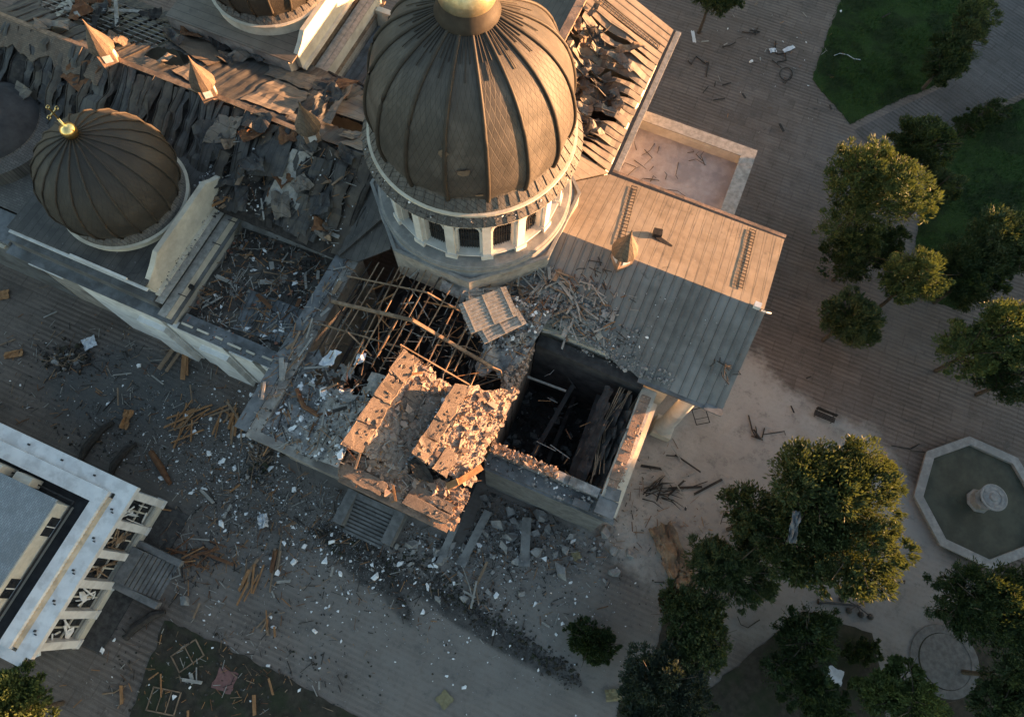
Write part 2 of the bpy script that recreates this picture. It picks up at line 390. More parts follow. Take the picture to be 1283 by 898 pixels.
# ------------------------------------------------------------------ setting: ground, lawns, kerbs
g = MB(); g.add([(-400, -400, 0), (400, -400, 0), (400, 400, 0), (-400, 400, 0)], [(0, 1, 2, 3)])
ground = structure(g.build('plaza_ground', M['paving'], None, loc=(OX, OY, 0), rz=ANG))
def sheet(name, pts, z, mat, kerb=True, rz=0.0):
    P = [at(*p) for p in pts]
    if not kerb:
        Q = []
        for i in range(len(P)):
            a, b = P[i], P[(i+1) % len(P)]; k_ = max(2, int((b-a).length/.5))
            for j in range(k_):
                q = a.lerp(b, j/k_); Q.append(q+Vector((.22*nz(q.x*.9, q.y*.9, 3), .22*nz(q.x*.9, q.y*.9, 8), 0)))
        P = Q
    m = MB(); m.prism([(p.x, p.y) for p in P], 0.004, z)
    o = structure(m.build(name, mat))
    if kerb:
        k = MB(); n = len(P)
        for i in range(n):
            a, b = P[i].copy(), P[(i+1) % n].copy(); d = (b-a).normalized()*.09
            a.z = b.z = .07; k.bar(a-d*.5, b-d*1.5, .18, .15)
        structure(k.build('kerb', M['kerb']))
    return o
LAWNS = [
    [(1056, -10), (1017, 100), (1066, 156), (1120, 128), (1185, 102), (1200, 60), (1250, -10)],
    [(1330, 112), (1283, 124), (1203, 160), (1165, 215), (1148, 300), (1150, 372), (1205, 388), (1262, 345), (1330, 320)],
    [(1004, 765), (1092, 792), (1104, 850), (1112, 935), (862, 935), (884, 868)],
    [(1150, 800), (1180, 786), (1215, 800), (1300, 760), (1330, 935), (1135, 935)],
    [(206, 778), (232, 786), (340, 838), (462, 905), (470, 935), (150, 935)],
    [(842, 730), (898, 772), (888, 850), (858, 935), (770, 935), (775, 880), (815, 835)],
]
for i, L in enumerate(LAWNS):
    sheet('lawn' if i < 2 else 'soil_bed', L, .05 if i < 2 else .06, M['lawn'] if i < 2 else M['soil'], False)
# path between the lawns
P = [(1070, 163), (1125, 136), (1187, 107), (1205, 62), (1262, -12), (1340, -12), (1340, 100), (1283, 116), (1200, 152), (1160, 200), (1105, 205)]
g = MB(); PP = [at(*p) for p in P]
g.prism([(p.x, p.y) for p in PP], 0.003, .008); structure(g.build('garden_path', M['paving_path']))

# ------------------------------------------------------------------ the cathedral
CH = thing('cathedral', 'bombed cathedral with bronze domes, burnt roof and gaping hole, across the plaza', 'cathedral', (OX, OY, 0), ANG)
def part(mb, name, mat, parent=None, smooth=False, label=None, loc=None, rz=0.0):
    o = mb.build(name, M[mat] if isinstance(mat, str) else [M[x] for x in mat], parent or CH, smooth, loc, rz)
    if label: o['label'] = label
    return o
RV, RZ, EZ = -.7, 15.6, 12.0           # ridge line and eave height
rnd = random.Random(7)

# --- walls (open topped shells so that the burnt rooms are hollow)
def shell(u0, u1, v0, v1, z1, th=.9, skip='', z0=0.0):
    m = MB()
    if 's' not in skip: m.span((u0, v0, z0), (u1, v0+th, z1))
    if 'n' not in skip: m.span((u0, v1-th, z0), (u1, v1, z1))
    if 'w' not in skip: m.span((u0, v0+th+.002, z0), (u0+th, v1-th-.002, z1))
    if 'e' not in skip: m.span((u1-th, v0+th+.002, z0), (u1, v1-th-.002, z1))
    return m
part(shell(9.0, 20.4, -7.2, 7.6, 11.7, skip='w'), 'wall', 'plaster')                     # east arm
part(shell(-8.3, 8.3, 8.4, 25.6, 11.8, skip='s'), 'wall', 'plaster')                     # north arm
part(shell(-46, -8.8, -7.0, 7.4, 11.6, skip='e'), 'wall', 'plaster')                     # nave
m = MB(); m.span((-8.2, -23.6, 0), (-7.2, -7.3, 11.6)); m.span((-7.19, -23.6, 0), (8.2, -22.7, 11.5)); part(m, 'wall', 'dirty_plaster')
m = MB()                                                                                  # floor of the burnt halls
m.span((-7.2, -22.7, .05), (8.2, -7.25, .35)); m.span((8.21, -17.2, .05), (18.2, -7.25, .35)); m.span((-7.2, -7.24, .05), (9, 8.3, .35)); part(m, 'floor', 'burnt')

def ragged(name, mat, p, q, zt, th, step=.55, amp=.5, z0=0.0, seed=1, cap=None, bricks=True):
    """wall from p to q with a torn top"""
    r = random.Random(seed); p, q = Vector((*p, 0)), Vector((*q, 0)); d = q-p; L = d.length; d.normalize()
    m = MB(); a = math.atan2(d.y, d.x); s = 0.0
    while s < L-.01:
        w = min(step*r.uniform(.6, 1.4), L-s); z = zt+r.uniform(-amp, amp*.5)
        c = p+d*(s+w/2); m.box((c.x, c.y, (z0+z)/2), (w-.004, th*r.uniform(.86, 1.06), z-z0), a); s += w
    return part(m, name, mat)
# wall between south arm and the roofless corner chapel, broken
ragged('wall', 'rubble_warm', (8.45, -8.6), (8.45, -16.9), 11.9, 1.1, .5, .45, seed=3)
# corner chapel: walls with stepped broken tops
m = MB()
m.span((9.05, -18.7, 0), (19.3, -17.9, 10.2)); m.span((9.1, -17.89, 0), (18.0, -17.1, 10.7))
part(m, 'wall', 'step')
m = MB(); m.span((18.1, -17.88, 0), (19.3, -8.3, 10.9)); part(m, 'wall', 'plaster')
ragged('wall_top', 'rubble_warm', (9.05, -17.5), (14.5, -17.5), 10.98, .72, .45, .22, 10.702, 5)
ragged('wall_top', 'rubble_grey', (14.5, -17.5), (17.9, -17.5), 11.0, .7, .5, .2, 10.702, 6)
ragged('wall_top', 'rubble_warm', (18.62, -9.0), (18.62, -17.0), 11.12, .85, .7, .12, 10.902, 8)
m = MB(); m.span((9.2, -19.15, 9.75), (19.75, -18.703, 10.05)); m.span((9.6, -18.95, 10.052), (19.55, -18.0, 10.25)); m.span((15.2, -19.02, 10.253), (18.0, -18.55, 10.36))
part(m, 'cornice', 'zinc')
m = MB(); m.span((19.302, -18.6, 9.75), (19.75, -8.9, 10.05)); part(m, 'cornice', 'plaster')
m = MB(); m.box((18.75, -18.3, 10.97), (1.5, 1.3, .12)); m.box((18.85, -17.2, 11.1), (1.1, .9, .1), .1); m.box((17.0, -18.75, 10.5), (1.3, .6, .25), .02); part(m, 'coping', 'zinc')
# inside of the chapel: lower partition walls, fallen beams, charred debris
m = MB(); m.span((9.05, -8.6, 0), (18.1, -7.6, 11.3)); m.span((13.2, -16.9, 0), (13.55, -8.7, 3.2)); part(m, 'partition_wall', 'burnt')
m = MB(); m.bar((12.0, -16.8, 6.2), (12.9, -8.8, 6.0), .38, .5); part(m, 'beam', 'burnt')
m = MB(); m.bar((15.7, -17.0, 7.0), (15.4, -9.0, 6.8), .7, .6); part(m, 'beam', 'burnt')
m = MB(); m.bar((9.2, -10.4, 8.4), (12.6, -10.2, 8.2), .16, .2); part(m, 'beam', 'wood_grey')

# --- east arm roof: standing seam metal, south edge torn away over the chapel
def plane_s(v): return RZ-(RV-v)*(RZ-EZ)/(RV+8.15)
def plane_n(v): return RZ-(v-RV)*(RZ-EZ)/(8.5-RV)
edge = [(24.3, -8.2), (19.2, -8.2), (17.6, -8.2), (16.7, -7.9), (16.0, -8.05), (14.6, -7.5), (13.9, -7.1), (13.3, -7.35), (12.5, -6.8), (11.8, -7.0), (10.8, -6.5), (9.9, -6.9), (9.2, -6.4), (8.3, -6.6), (7.4, -5.9), (6.6, -6.2)]
def edge_v(u):
    for (a, va), (b, vb) in zip(edge, edge[1:]):
        if b <= u <= a: return va+(vb-va)*(a-u)/(a-b)
    return -6.2 if u < 6.6 else -8.2
def dent(u, v): return (.05 if v < 5 else .02)*nz(u*.35, v*.35, 31)+(.04 if v < 5 else .012)*nz(u*1.1, v*.8, 32)
m = MB()
def es(s_, t_):
    u = 1.0+23.25*s_; v1 = max(edge_v(u), -u*.98) if u < 6.6 else edge_v(u)
    v = RV+(v1-RV)*t_; return (u, v, plane_s(v)+dent(u, v))
m.grid(es, 120, 16, .1)
u = 1.6; r = random.Random(21)
while u < 24.2:
    v1 = max(edge_v(u), -u*.98) if u < 6.6 else edge_v(u)
    w0 = r.uniform(-.05, .05); prev = None
    for k_ in range(9):
        v = RV-.02+(v1-RV+.05)*k_/8; uu = u+w0+.05*nz(u, v*.7, 33); p = (uu, v, plane_s(v)+dent(uu, v)+.03)
        if prev and not (k_ > 5 and r.random() < .12): m.bar(prev, p, .05, .09)
        prev = p
    u += .74
east_s = part(m, 'roof', 'roof_metal')
m = MB()
def en(s_, t_):
    u0 = 1.0+23.1*s_; v1 = 8.42 if u0 > 8.7 else RV+(u0-1.0)*1.19
    v = RV+(v1-RV)*t_; u = u0+.55*s_*t_; return (u, v, plane_n(v)+dent(u, v+20))
m.grid(en, 120, 16, .1)
u = 1.6
while u < 24.5:
    v1 = min(8.4, RV+(u-1.0)*1.18) if u < 8.8 else 8.4
    w0 = r.uniform(-.05, .05); prev = None
    for k_ in range(9):
        v = RV+.02+(v1-RV-.02)*k_/8; uu = u+w0+.02*(v-RV)+.05*nz(u, v*.7, 34); p = (uu, v, plane_n(v)+dent(uu, v+20)+.03)
        if prev: m.bar(Vector(prev)-Vector((0, 0, .032)), Vector(p)-Vector((0, 0, .032)), .05, .02)
        prev = p
    u += .74
part(m, 'roof', 'roof_metal_sunlit')
m = MB(); m.bar((8.7, 8.62, EZ-.08), (24.75, 8.45, EZ-.08), .34, .16); part(m, 'gutter', 'dark_metal')
m = MB(); m.bar((8.8, 8.92, EZ-.2), (24.75, 8.78, EZ-.2), .5, .12); part(m, 'eave_board', 'rubble_warm')
m = MB(); m.bar((24.35, -8.3, EZ-.12), (17.5, -8.3, EZ-.12), .4, .2); m.box((23.6, -8.3, EZ-.02), (1.4, .55, .2)); part(m, 'gutter', 'zinc')
# ridge tip: small white finial stump and lamp
m = MB(); m.box((23.5, RV, RZ+.2), (.5, .45, .4)); m.tube([(23.95, RV-.15, RZ), (24.25, RV-.4, RZ+.45), (24.6, RV-.2, RZ+.2)], .07, 6); part(m, 'ridge_finial', 'white_paint')
# gable wall with portico columns
m = MB(); m.slab([(20.3, -7.4, 11.72), (20.3, 7.7, 11.72), (24.0, 7.7, 11.72), (24.0, -7.4, 11.72)], .7); part(m, 'entablature', 'plaster')
m = MB()
vs = [(23.4, -7.4, 11.74), (23.4, 7.7, 11.74), (23.4, RV, 15.3), (23.9, -7.4, 11.74), (23.9, 7.7, 11.74), (23.9, RV, 15.3)]
m.add(vs, [(0, 1, 2), (5, 4, 3), (0, 3, 4, 1), (1, 4, 5, 2), (2, 5, 3, 0)]); part(m, 'gable', 'plaster')
for cv in (-7.35, -2.4, 2.5, 7.4):
    m = MB(); m.span((21.1, cv-.95, 0), (22.9, cv+.95, 1.1)); o = part(m, 'pedestal', 'plaster')
    m = MB(); m.lathe([(.86, 1.1), (.9, 1.2), (.78, 1.35), (.74, 1.6), (.72, 4), (.62, 10.2), (.72, 10.35), (.8, 10.6), (.85, 11.0)], 24, (22, cv)); part(m, 'column', 'white_plaster', smooth=True)
# ladder like snow guards on the north slope
def ladder(name, p, q, w, n, mat):
    p, q = Vector(p), Vector(q); d = (q-p).normalized(); x = d.cross(Vector((0, 0, 1))).normalized()*w/2; m = MB()
    m.bar(p+x, q+x, .05); m.bar(p-x, q-x, .05)
    for i in range(n+1):
        c = p+(q-p)*i/n; m.bar(c+x*1.2, c-x*1.2, .045)
    return part(m, name, mat)
ladder('roof_ladder', (12.2, .2, plane_n(.2)+.12), (11.3, 7.9, plane_n(7.9)+.12), .5, 18, 'charred')
ladder('roof_ladder', (21.9, .6, plane_n(.6)+.12), (21.9, 8.0, plane_n(8)+.12), .5, 18, 'charred')

# --- north arm roof, east slope buckled by the blast
def nz_roof(u, v):
    z = RZ-(u-.5)*(RZ-EZ)/8.3
    d = math.hypot((u-3.6)/3.7, (v-15.2)/7.6)
    if d < 1: z -= 2.3*(1-d*d)**1.1*(0.75+.6*nz(u*.6, v*.5, 3))
    return z
for i in range(22):
    v0 = 8.7+i*.8; m = MB(); r = random.Random(40+i)
    hit = min(1, max(0, 1.25-abs(v0-15)/7.0)); bend = r.uniform(-.5, .5)*hit; lift = r.uniform(-.2, .8)*hit; tilt = r.uniform(-.9, .9)*hit
    ue = 8.75-r.uniform(0, .3)*hit; us = .5+r.uniform(0, 1.6)*hit
    def fn(s, t_, v0=v0, bend=bend, lift=lift, tilt=tilt, us=us, ue=ue):
        u = us+(ue-us)*s; v = v0+.78*t_+bend*math.sin(s*PI)*1.2
        bow = math.sin(s*PI)**2
        return (u, v, nz_roof(u, v)+lift*bow+tilt*(t_-.5)*bow*1.6+.10*hit*nz(u*1.3, v0, 1)+.012*(i % 2))
    m.grid(fn, 18, 3, .05)
    for k_ in range(12):
        a, b = Vector(fn(k_/12, 0)), Vector(fn((k_+1)/12, 0)); m.bar(a+Vector((0, 0, .02)), b+Vector((0, 0, .02)), .05, .06)
    part(m, 'roof_panel', 'roof_metal_v')
m = MB(); m.slab([(.5, 8.6, RZ), (.5, 26.3, RZ), (-8.75, 26.3, EZ), (-8.75, 8.6, EZ)], .15); part(m, 'roof', 'nave_metal')
m = MB(); m.bar((.45, 10.5, RZ+.1), (.45, 26.3, RZ+.1), .8, .3); part(m, 'ridge_cap', 'rubble_warm')
m = MB(); m.bar((8.85, 8.6, EZ-.1), (8.85, 26.3, EZ-.1), .3, .16); part(m, 'gutter', 'dark_metal')
m = MB(); m.bar((9.25, 8.8, EZ-.22), (9.25, 26.5, EZ-.22), .55, .12); part(m, 'eave_board', 'wood_grey')
ladder('roof_ladder', (1.6, 23.6, 15.25), (8.2, 23.4, 12.35), .5, 16, 'charred')
m = MB()
vs = [(-8.3, 25.3, 11.82), (8.3, 25.3, 11.82), (.5, 25.3, 15.35), (-8.3, 25.8, 11.82), (8.3, 25.8, 11.82), (.5, 25.8, 15.35)]
m.add(vs, [(0, 2, 1), (3, 4, 5), (0, 1, 4, 3), (1, 2, 5, 4), (2, 0, 3, 5)]); part(m, 'gable', 'plaster')

# --- north-east corner chapel: flat roof inside a parapet
m = MB(); m.span((8.4, 8.4, 0), (20.2, 18.6, 7.6)); part(m, 'wall', 'plaster')
m = MB(); m.span((9.0, 9.2, 7.602), (19.3, 17.8, 7.66)); part(m, 'flat_roof', 'screed')
m = MB(); m.span((8.4, 17.8, 7.602), (20.2, 18.6, 9.0)); m.span((19.35, 8.4, 7.602), (20.2, 17.79, 9.0)); part(m, 'parapet', 'plaster')
m = MB(); m.span((8.3, 17.6, 9.003), (20.4, 18.8, 9.1)); m.span((19.1, 8.3, 9.003), (20.42, 17.59, 9.1)); part(m, 'coping', 'wood_grey')
m = MB()
for i in range(13): m.box((13.4+i*.23, 17.77, 8.35), (.12, .06, .3))
part(m, 'vent_grille', 'plaster')

# --- crossing: octagonal base, drum with arched windows, skirt, dome
m = MB(); m.lathe([(8.3, 12.0), (8.3, 15.75)], 8, (0, 0), 0, math.radians(-31-38), cap=True); part(m, 'drum_base', 'dirty_plaster')
m = MB(); m.lathe([(8.3, 15.753), (8.38, 15.85), (8.38, 15.95), (8.1, 15.96)], 8, (0, 0), 0, math.radians(-31-38)); part(m, 'drum_base_coping', 'stone')
m = MB(); m.lathe([(7.8, 15.76), (7.5, 16.03), (7.5, 16.6), (7.4, 16.66), (6.2, 16.7)], 64); m.lathe([(7.45, 16.05), (7.6, 16.1), (7.6, 16.45), (7.45, 16.5)], 64); part(m, 'drum_step', 'stone')
DR = 6.5
NB = 16; BAY = 2*PI/NB; A0 = math.radians(-92.6+23.3)       # first window faces the camera
m = MB(); SILL, SPR, OW = 17.15, 20.2, .122                 # sill, spring, half opening angle
cols_ = []
for b in range(NB):
    c = A0+b*BAY
    for off in [-BAY/2, -OW-.001, -OW]+[OW*math.sin(PI/2*k/6) for k in range(-5, 6)]+[OW, OW+.001]:
        a = c+off; op = abs(off) <= OW+1e-6
        top = SPR+.72*math.sqrt(max(0, 1-(off/OW)**2)) if op else None
        cols_.append((a, top))
n = len(cols_)
def dp(a, r, z): return (r*math.cos(a), r*math.sin(a), z)
Z0, Z1 = 16.62, 22.1
for i in range(n):
    (a, t0), (b, t1) = cols_[i], cols_[(i+1) % n]
    ri, ro = DR-.55, DR
    if t0 is None or t1 is None:
        m.add([dp(a, ro, Z0), dp(b, ro, Z0), dp(b, ro, Z1), dp(a, ro, Z1)], [(0, 1, 2, 3)])
    else:
        m.add([dp(a, ro, Z0), dp(b, ro, Z0), dp(b, ro, SILL), dp(a, ro, SILL), dp(a, ri, SILL), dp(b, ri, SILL)], [(0, 1, 2, 3), (3, 2, 5, 4)])
        m.add([dp(a, ro, t0), dp(b, ro, t1), dp(b, ro, Z1), dp(a, ro, Z1), dp(a, ri, t0), dp(b, ri, t1)], [(0, 1, 2, 3), (1, 0, 4, 5)])
    if t0 is not None and t1 is None or t0 is None and t1 is not None:
        x = a if t0 is not None else b
        m.add([dp(x, ro, SILL), dp(x, ri, SILL), dp(x, ri, SPR), dp(x, ro, SPR)], [(0, 1, 2, 3)])
m.lathe([(DR-.9, 16.65), (DR-.9, 22.1)], 60)
drum = part(m, 'drum', 'white_plaster')
for b in range(NB):
    c = A0+b*BAY; m = MB()
    pts = [(-OW*1.0, SILL), (OW*1.0, SILL), (OW*1.0, SPR)]+[(OW*math.cos(PI*k/8), SPR+.72*math.sin(PI*k/8)) for k in range(1, 8)]+[(-OW, SPR)]
    m.add([dp(c+o, DR-.48, z) for o, z in pts], [tuple(range(len(pts)))])
    w = part(m, 'window', 'glass', drum)
    m = MB()
    for k_ in range(-3, 4): m.bar(dp(c+OW*k_/4, DR-.42, SILL+.05), dp(c+OW*k_/4, DR-.42, SPR+.55), .045)
    for z in (18.3, 19.3, 20.3): m.bar(dp(c-OW, DR-.42, z), dp(c+OW, DR-.42, z), .045)
    part(m, 'window_grille', 'charred', drum)
    m = MB()                                                 # arch trim + sill
    pr = [dp(c+(OW+.012)*math.cos(PI*k/10), DR+.05, SPR+.82*math.sin(PI*k/10)) for k in range(11)]
    for p, q in zip(pr, pr[1:]): m.bar(p, q, .16, .16)
    part(m, 'window_trim', 'white_plaster', drum)
    m = MB(); m.bar(dp(c-OW-.02, DR+.12, SILL-.08), dp(c+OW+.02, DR+.12, SILL-.08), .3, .14); part(m, 'window_sill', 'white_plaster', drum)
    m = MB(); pc = c+BAY/2
    for s_ in (-.026, .026): pass
    m.box(dp(pc, DR+.12, 19.2), (.34, .62, 4.7), pc); m.box(dp(pc, DR+.16, 16.95), (.5, .9, .5), pc); m.box(dp(pc, DR+.16, 21.5), (.46, .82, .45), pc)
    part(m, 'pilaster', 'white_plaster', drum)
m = MB(); m.lathe([(DR, 22.05), (6.9, 22.15), (7.2, 22.35), (7.66, 22.5), (7.72, 22.66)], 80); part(m, 'cornice', 'plaster')
m = MB(); m.lathe([(7.72, 22.662), (7.28, 23.22)], 80)
for i in range(60):
    a = 2*PI*i/60; m.bar(dp(a, 7.74, 22.68), dp(a, 7.32, 23.20), .07, .07)
part(m, 'drum_skirt', 'tile_grey')
m = MB(); m.lathe([(7.28, 23.220), (7.28, 23.400), (7.06, 23.440)], 80); part(m, 'drum_band', 'plaster')
m = MB(); m.lathe([(7.10, 23.440), (7.06, 23.600), (6.6, 24.250), (6.6, 24.500)], 80)
for i in range(60):
    a = 2*PI*(i+.5)/60; m.bar(dp(a, 7.09, 23.620), dp(a, 6.62, 24.280), .05, .05)
part(m, 'dome_ring', 'tile_grey')
def dome_r(t):                         # profile parameter 0..1
    prof = [(6.62, 24.1), (6.80, 25.0), (6.86, 26.0), (6.68, 27.3), (6.24, 28.8), (5.55, 30.1), (4.60, 31.2), (3.38, 32.1), (2.2, 32.75), (1.7, 33.0)]
    x = t*(len(prof)-1); i = min(int(x), len(prof)-2); f = x-i
    p0, p1, p2, p3 = [prof[max(0, min(len(prof)-1, j))] for j in (i-1, i, i+1, i+2)]
    cr = lambda a, b, c, d: .5*(2*b+(c-a)*f+(2*a-5*b+4*c-d)*f*f+(3*b-a-3*c+d)*f**3)
    return cr(p0[0], p1[0], p2[0], p3[0]), cr(p0[1], p1[1], p2[1], p3[1])
NR = 16; RA = math.radians(-80+23.3)   # one rib at world -80 deg
m = MB(); NA = NR*8; NTt = 40; vs = []; fs = []
for k in range(NTt+1):
    r, z = dome_r(k/NTt)
    for i in range(NA):
        a = RA+2*PI*i/NA; w = ((i % 8)/8)
        rr = r*(math.cos(PI/NR)/math.cos((w-.5)*2*PI/NR)*1.0)   # gores a little flattened between ribs
        vs.append(dp(a, rr, z))
for k in range(NTt):
    for i in range(NA):
        j = (i+1) % NA; fs.append((k*NA+i, k*NA+j, (k+1)*NA+j, (k+1)*NA+i))
m.add(vs, fs); dome = part(m, 'dome', 'dome', smooth=True)
for i in range(NR):
    a = RA+2*PI*i/NR; m = MB()
    m.tube([dp(a, dome_r(k/24)[0]+.03, dome_r(k/24)[1]+.02) for k in range(25)], [.16-.06*k/24 for k in range(25)], 8)
    part(m, 'rib', 'rib', dome, smooth=True)
    m = MB()
    for o in (-.09, 0, .09):
        m.tube([dp(a+PI/NR+o*(1-.2*(k-28)/11), dome_r(k/40)[0]+.02, dome_r(k/40)[1]+.02) for k in range(29+(3 if o else 0), 40)], .035, 5)
    part(m, 'rib_fan', 'rib', dome)
m = MB()                                # torn shingles on the dome
for a, t_, w in ((-103, .42, .5), (-92, .33, .55), (-85, .12, .45)):
    a = math.radians(a+23.3); r, z = dome_r(t_); r2, z2 = dome_r(t_+.05)
    pts = []
    rr = random.Random(int(w*100))
    for k in range(7):
        q = 2*PI*k/7; rad = w*rr.uniform(.5, 1)
        aa = a+math.cos(q)*rad/r; s_ = math.sin(q)*rad
        r3, z3 = dome_r(t_+s_*.045); pts.append(dp(aa, r3+.07, z3+.05))
    m.add(pts, [tuple(range(7))])
part(m, 'torn_patch', 'wood', dome)
m = MB(); m.lathe([(1.85, 32.85), (1.9, 33.05), (1.75, 33.40), (1.62, 33.85), (1.6, 33.95)], 40); part(m, 'lantern_collar', 'rib', dome, smooth=True)
m = MB(); m.lathe([(1.60, 33.95), (1.66, 34.15), (1.60, 34.55), (1.35, 35.15), (.9, 35.65), (.45, 36.05), (.25, 36.85), (.22, 37.25)], 40, cap=True)
m.lathe([(.05, 37.15), (.3, 37.35), (.36, 37.65), (.3, 37.95), (.05, 38.15)], 20); part(m, 'lantern_cupola', 'tin', dome, smooth=True)
m = MB(); m.bar((0, 0, 38.05), (0, 0, 40.25), .14); m.bar((0, -.7, 39.45), (0, .7, 39.45), .14); m.bar((0, -.4, 39.85), (0, .4, 39.85), .12); part(m, 'cross', 'gold', dome)

# --- ridge turrets
def turret(u, v, z):
    m = MB(); m.box((u, v, z+.35), (1.25, 1.25, 2.0), PI/4)
    t_ = part(m, 'ridge_turret', 'rubble_warm')
    m = MB(); m.lathe([(1.02, z+1.37), (1.02, z+1.47), (.98, z+1.75), (.82, z+2.15), (.55, z+2.7), (.3, z+3.2), (.12, z+3.7), (.02, z+4.3)], 12, (u, v)); m.lathe([(.02, z+1.37), (1.02, z+1.37)], 12, (u, v)); part(m, 'turret_cone', 'tile', t_)
    for a in range(4):
        q = PI/4+a*PI/2; m = MB(); m.box((u+.64*math.cos(q), v+.64*math.sin(q), z+.72), (.06, .62, .72), q); part(m, 'louvre', 'sheet', t_)
for u, v in ((-33.6, -.9), (-24.1, -.6), (-14.2, -.9), (12.8, -1.1)): turret(u, v, RZ)

# --- nave roof: crumpled dark sheets, open battens, patches of tile
def nave_s(u, v):
    z = RZ-(RV-v)*(RZ-EZ)/(RV+8.3)*1.0
    f = max(0, 1-abs(v+4.5)/4.5)
    z += f*(.75*nz(u*.85+v*.3, v*.12, 2, 3)+.16*math.sin((u+.35*v+1.1*nz(u*.3, v*.3, 5))*2*PI/.95)*(1+nz(u*.4, v*.3, 15)))-.5*f*max(0, nz(u*.16, v*.2, 9, 2))*2
    return z
m = MB()
m.grid(lambda s, t_: (-46+39*s, -8.4+(7.7)*t_, nave_s(-46+39*s, -8.4+7.7*t_)-.22), 200, 26, .05)
part(m, 'roof', 'charred')
rs = random.Random(314); u0 = -46.0; k_ = 0
while u0 < -7.4:
    w = rs.choice((.45, .55, .65, .8, 1.0, 1.35)); off = rs.uniform(-.25, .25); nseg = rs.randint(4, 7); lean = rs.uniform(-.5, .5)
    lift = [rs.uniform(-.12, .34) for _ in range(nseg+1)]; tw = [rs.uniform(-.35, .35) for _ in range(nseg+1)]; sh_ = [rs.uniform(-.22, .22) for _ in range(nseg+1)]
    lift[0] = lift[-1] = .05; va, vb = -8.35+rs.uniform(0, .5), -.75-rs.uniform(0, .4)
    if rs.random() < .22: va += rs.uniform(1, 3.5)
    def fs_(s, t_, u0=u0, w=w, nseg=nseg, lift=lift, tw=tw, sh_=sh_, va=va, vb=vb, lean=lean):
        x = t_*nseg; a = min(int(x), nseg-1); f = x-a; L = lambda q: q[a]+(q[a+1]-q[a])*f
        v = va+(vb-va)*t_; u = u0+w*s+lean*math.sin(t_*PI)+L(sh_)
        return (u, v, nave_s(u0+w*.5, v)*.75+.25*(RZ-(RV-v)*(RZ-EZ)/(RV+8.3))+.06+L(lift)+L(tw)*(s-.5)+.10*math.sin(s*PI))
    m = MB(); m.grid(fs_, 3, nseg*2, .04)
    prev = None
    for q in range(nseg*2+1):
        p = Vector(fs_(0, q/(nseg*2)))+Vector((0, 0, .04))
        if prev is not None: m.bar(prev, p, .05, .08)
        prev = p
    part(m, 'roof_panel', rs.choice(['nave_metal', 'nave_metal', 'nave_metal', 'nave_brown', 'nave_brown', 'charred'])); u0 += w*rs.uniform(.85, 1.02); k_ += 1
m = MB()
def tile_s(s, t_):
    u = -46+12.2*s; v = -3.0+2.2*t_+.9*nz(u*.6, 3, 1)*(1-t_); return (u, v, nave_s(u, v)*.35+.65*(RZ-(RV-v)*.36)+.22)
m.grid(tile_s, 30, 10, .06); part(m, 'roof_tiles', 'tile')
def nave_n(u, v):
    z = RZ-(v-RV)*(RZ-EZ)/(8.2-RV)
    return z+.12*nz(u*.5, v*.5, 4)+.05*math.sin((u+.5*nz(u*.3, v*.3, 5))*2*PI/.9)*min(1, (v-RV)/2)
holes = [(-39, 4.6, 6.5, 2.6), (-30.5, 2.2, 2.0, 1.1), (-12.2, 2.2, 2.6, .75), (-14.2, 5.0, .8, .9)]
def keep_n(s, t_):
    u = -46+39*s; v = RV+9.0*t_
    for a, b, c, d in holes:
        if abs((u-a)/c)**3+abs((v-b)/d)**3+.5*nz(u*.9, v*.9, 8) < 1: return False
    return True
m = MB(); m.grid(lambda s, t_: (-46+39*s, RV+9.0*t_, nave_n(-46+39*s, RV+9.0*t_)), 160, 44, .08, keep=keep_n)
part(m, 'roof', 'nave_metal')
def patch(pts, mat, n=8, lift=.14, f=None, seed=0):
    """patch of roofing lying on the north slope: pts = 4 (u, v) corners"""
    m = MB(); P = [Vector((a, b, 0)) for a, b in pts]
    def fn(s, t_):
        p = (P[0]*(1-s)+P[1]*s)*(1-t_)+(P[3]*(1-s)+P[2]*s)*t_
        p = p+Vector((.18*nz(p.x*1.5, p.y*1.5, seed), .18*nz(p.y*1.4, p.x*1.3, seed+4), 0))
        z = (nave_n if p.y > RV else nave_s)(p.x, p.y)
        return (p.x, p.y, z+lift+.10*nz(p.x*.9, p.y*.9, seed))
    m.grid(fn, n, n, .05); return part(m, 'roof_patch', mat)
patch([(-33, 4.5), (-27, 2.8), (-26, 5.2), (-34, 7.6)], 'tile', seed=1)
patch([(-21.8, .3), (-17.2, .5), (-17.8, 4.2), (-21.4, 4.4)], 'roof_metal_v', 10, seed=2)
patch([(-22.6, 4.6), (-18.2, 4.6), (-18.5, 6.9), (-23.2, 6.4)], 'roof_metal_v', 10, seed=3)
patch([(-12.0, -.4), (-8.6, -.4), (-8.6, 2.6), (-10.9, 2.6)], 'roof_metal_v', 10, seed=4)
patch([(-15.2, 2.8), (-9.4, 3.2), (-9.3, 6.8), (-14.4, 6.2)], 'roof_metal_v', 10, .25, seed=5)
patch([(-17.0, .0), (-14.9, -.2), (-14.9, .7), (-17, .8)], 'roof_metal_v', 6, .3, seed=6)
patch([(-28.5, .4), (-25.3, -.2), (-25.3, .8), (-28.5, 1.6)], 'roof_metal_v', 6, .2, seed=7)
patch([(-23.0, -4.4), (-20.7, -3.4), (-20.3, -1.4), (-22.6, -1.8)], 'roof_metal_v', 8, .35, seed=8)
m = MB()                                 # bare battens and rafters in the holes
for i in range(9):
    v = 2.6+i*.55; m.bar((-45.5, v, nave_n(-45, v)-.1), (-32.5, v, nave_n(-33, v)-.1), .07, .09)
part(m, 'batten', 'wood_grey')
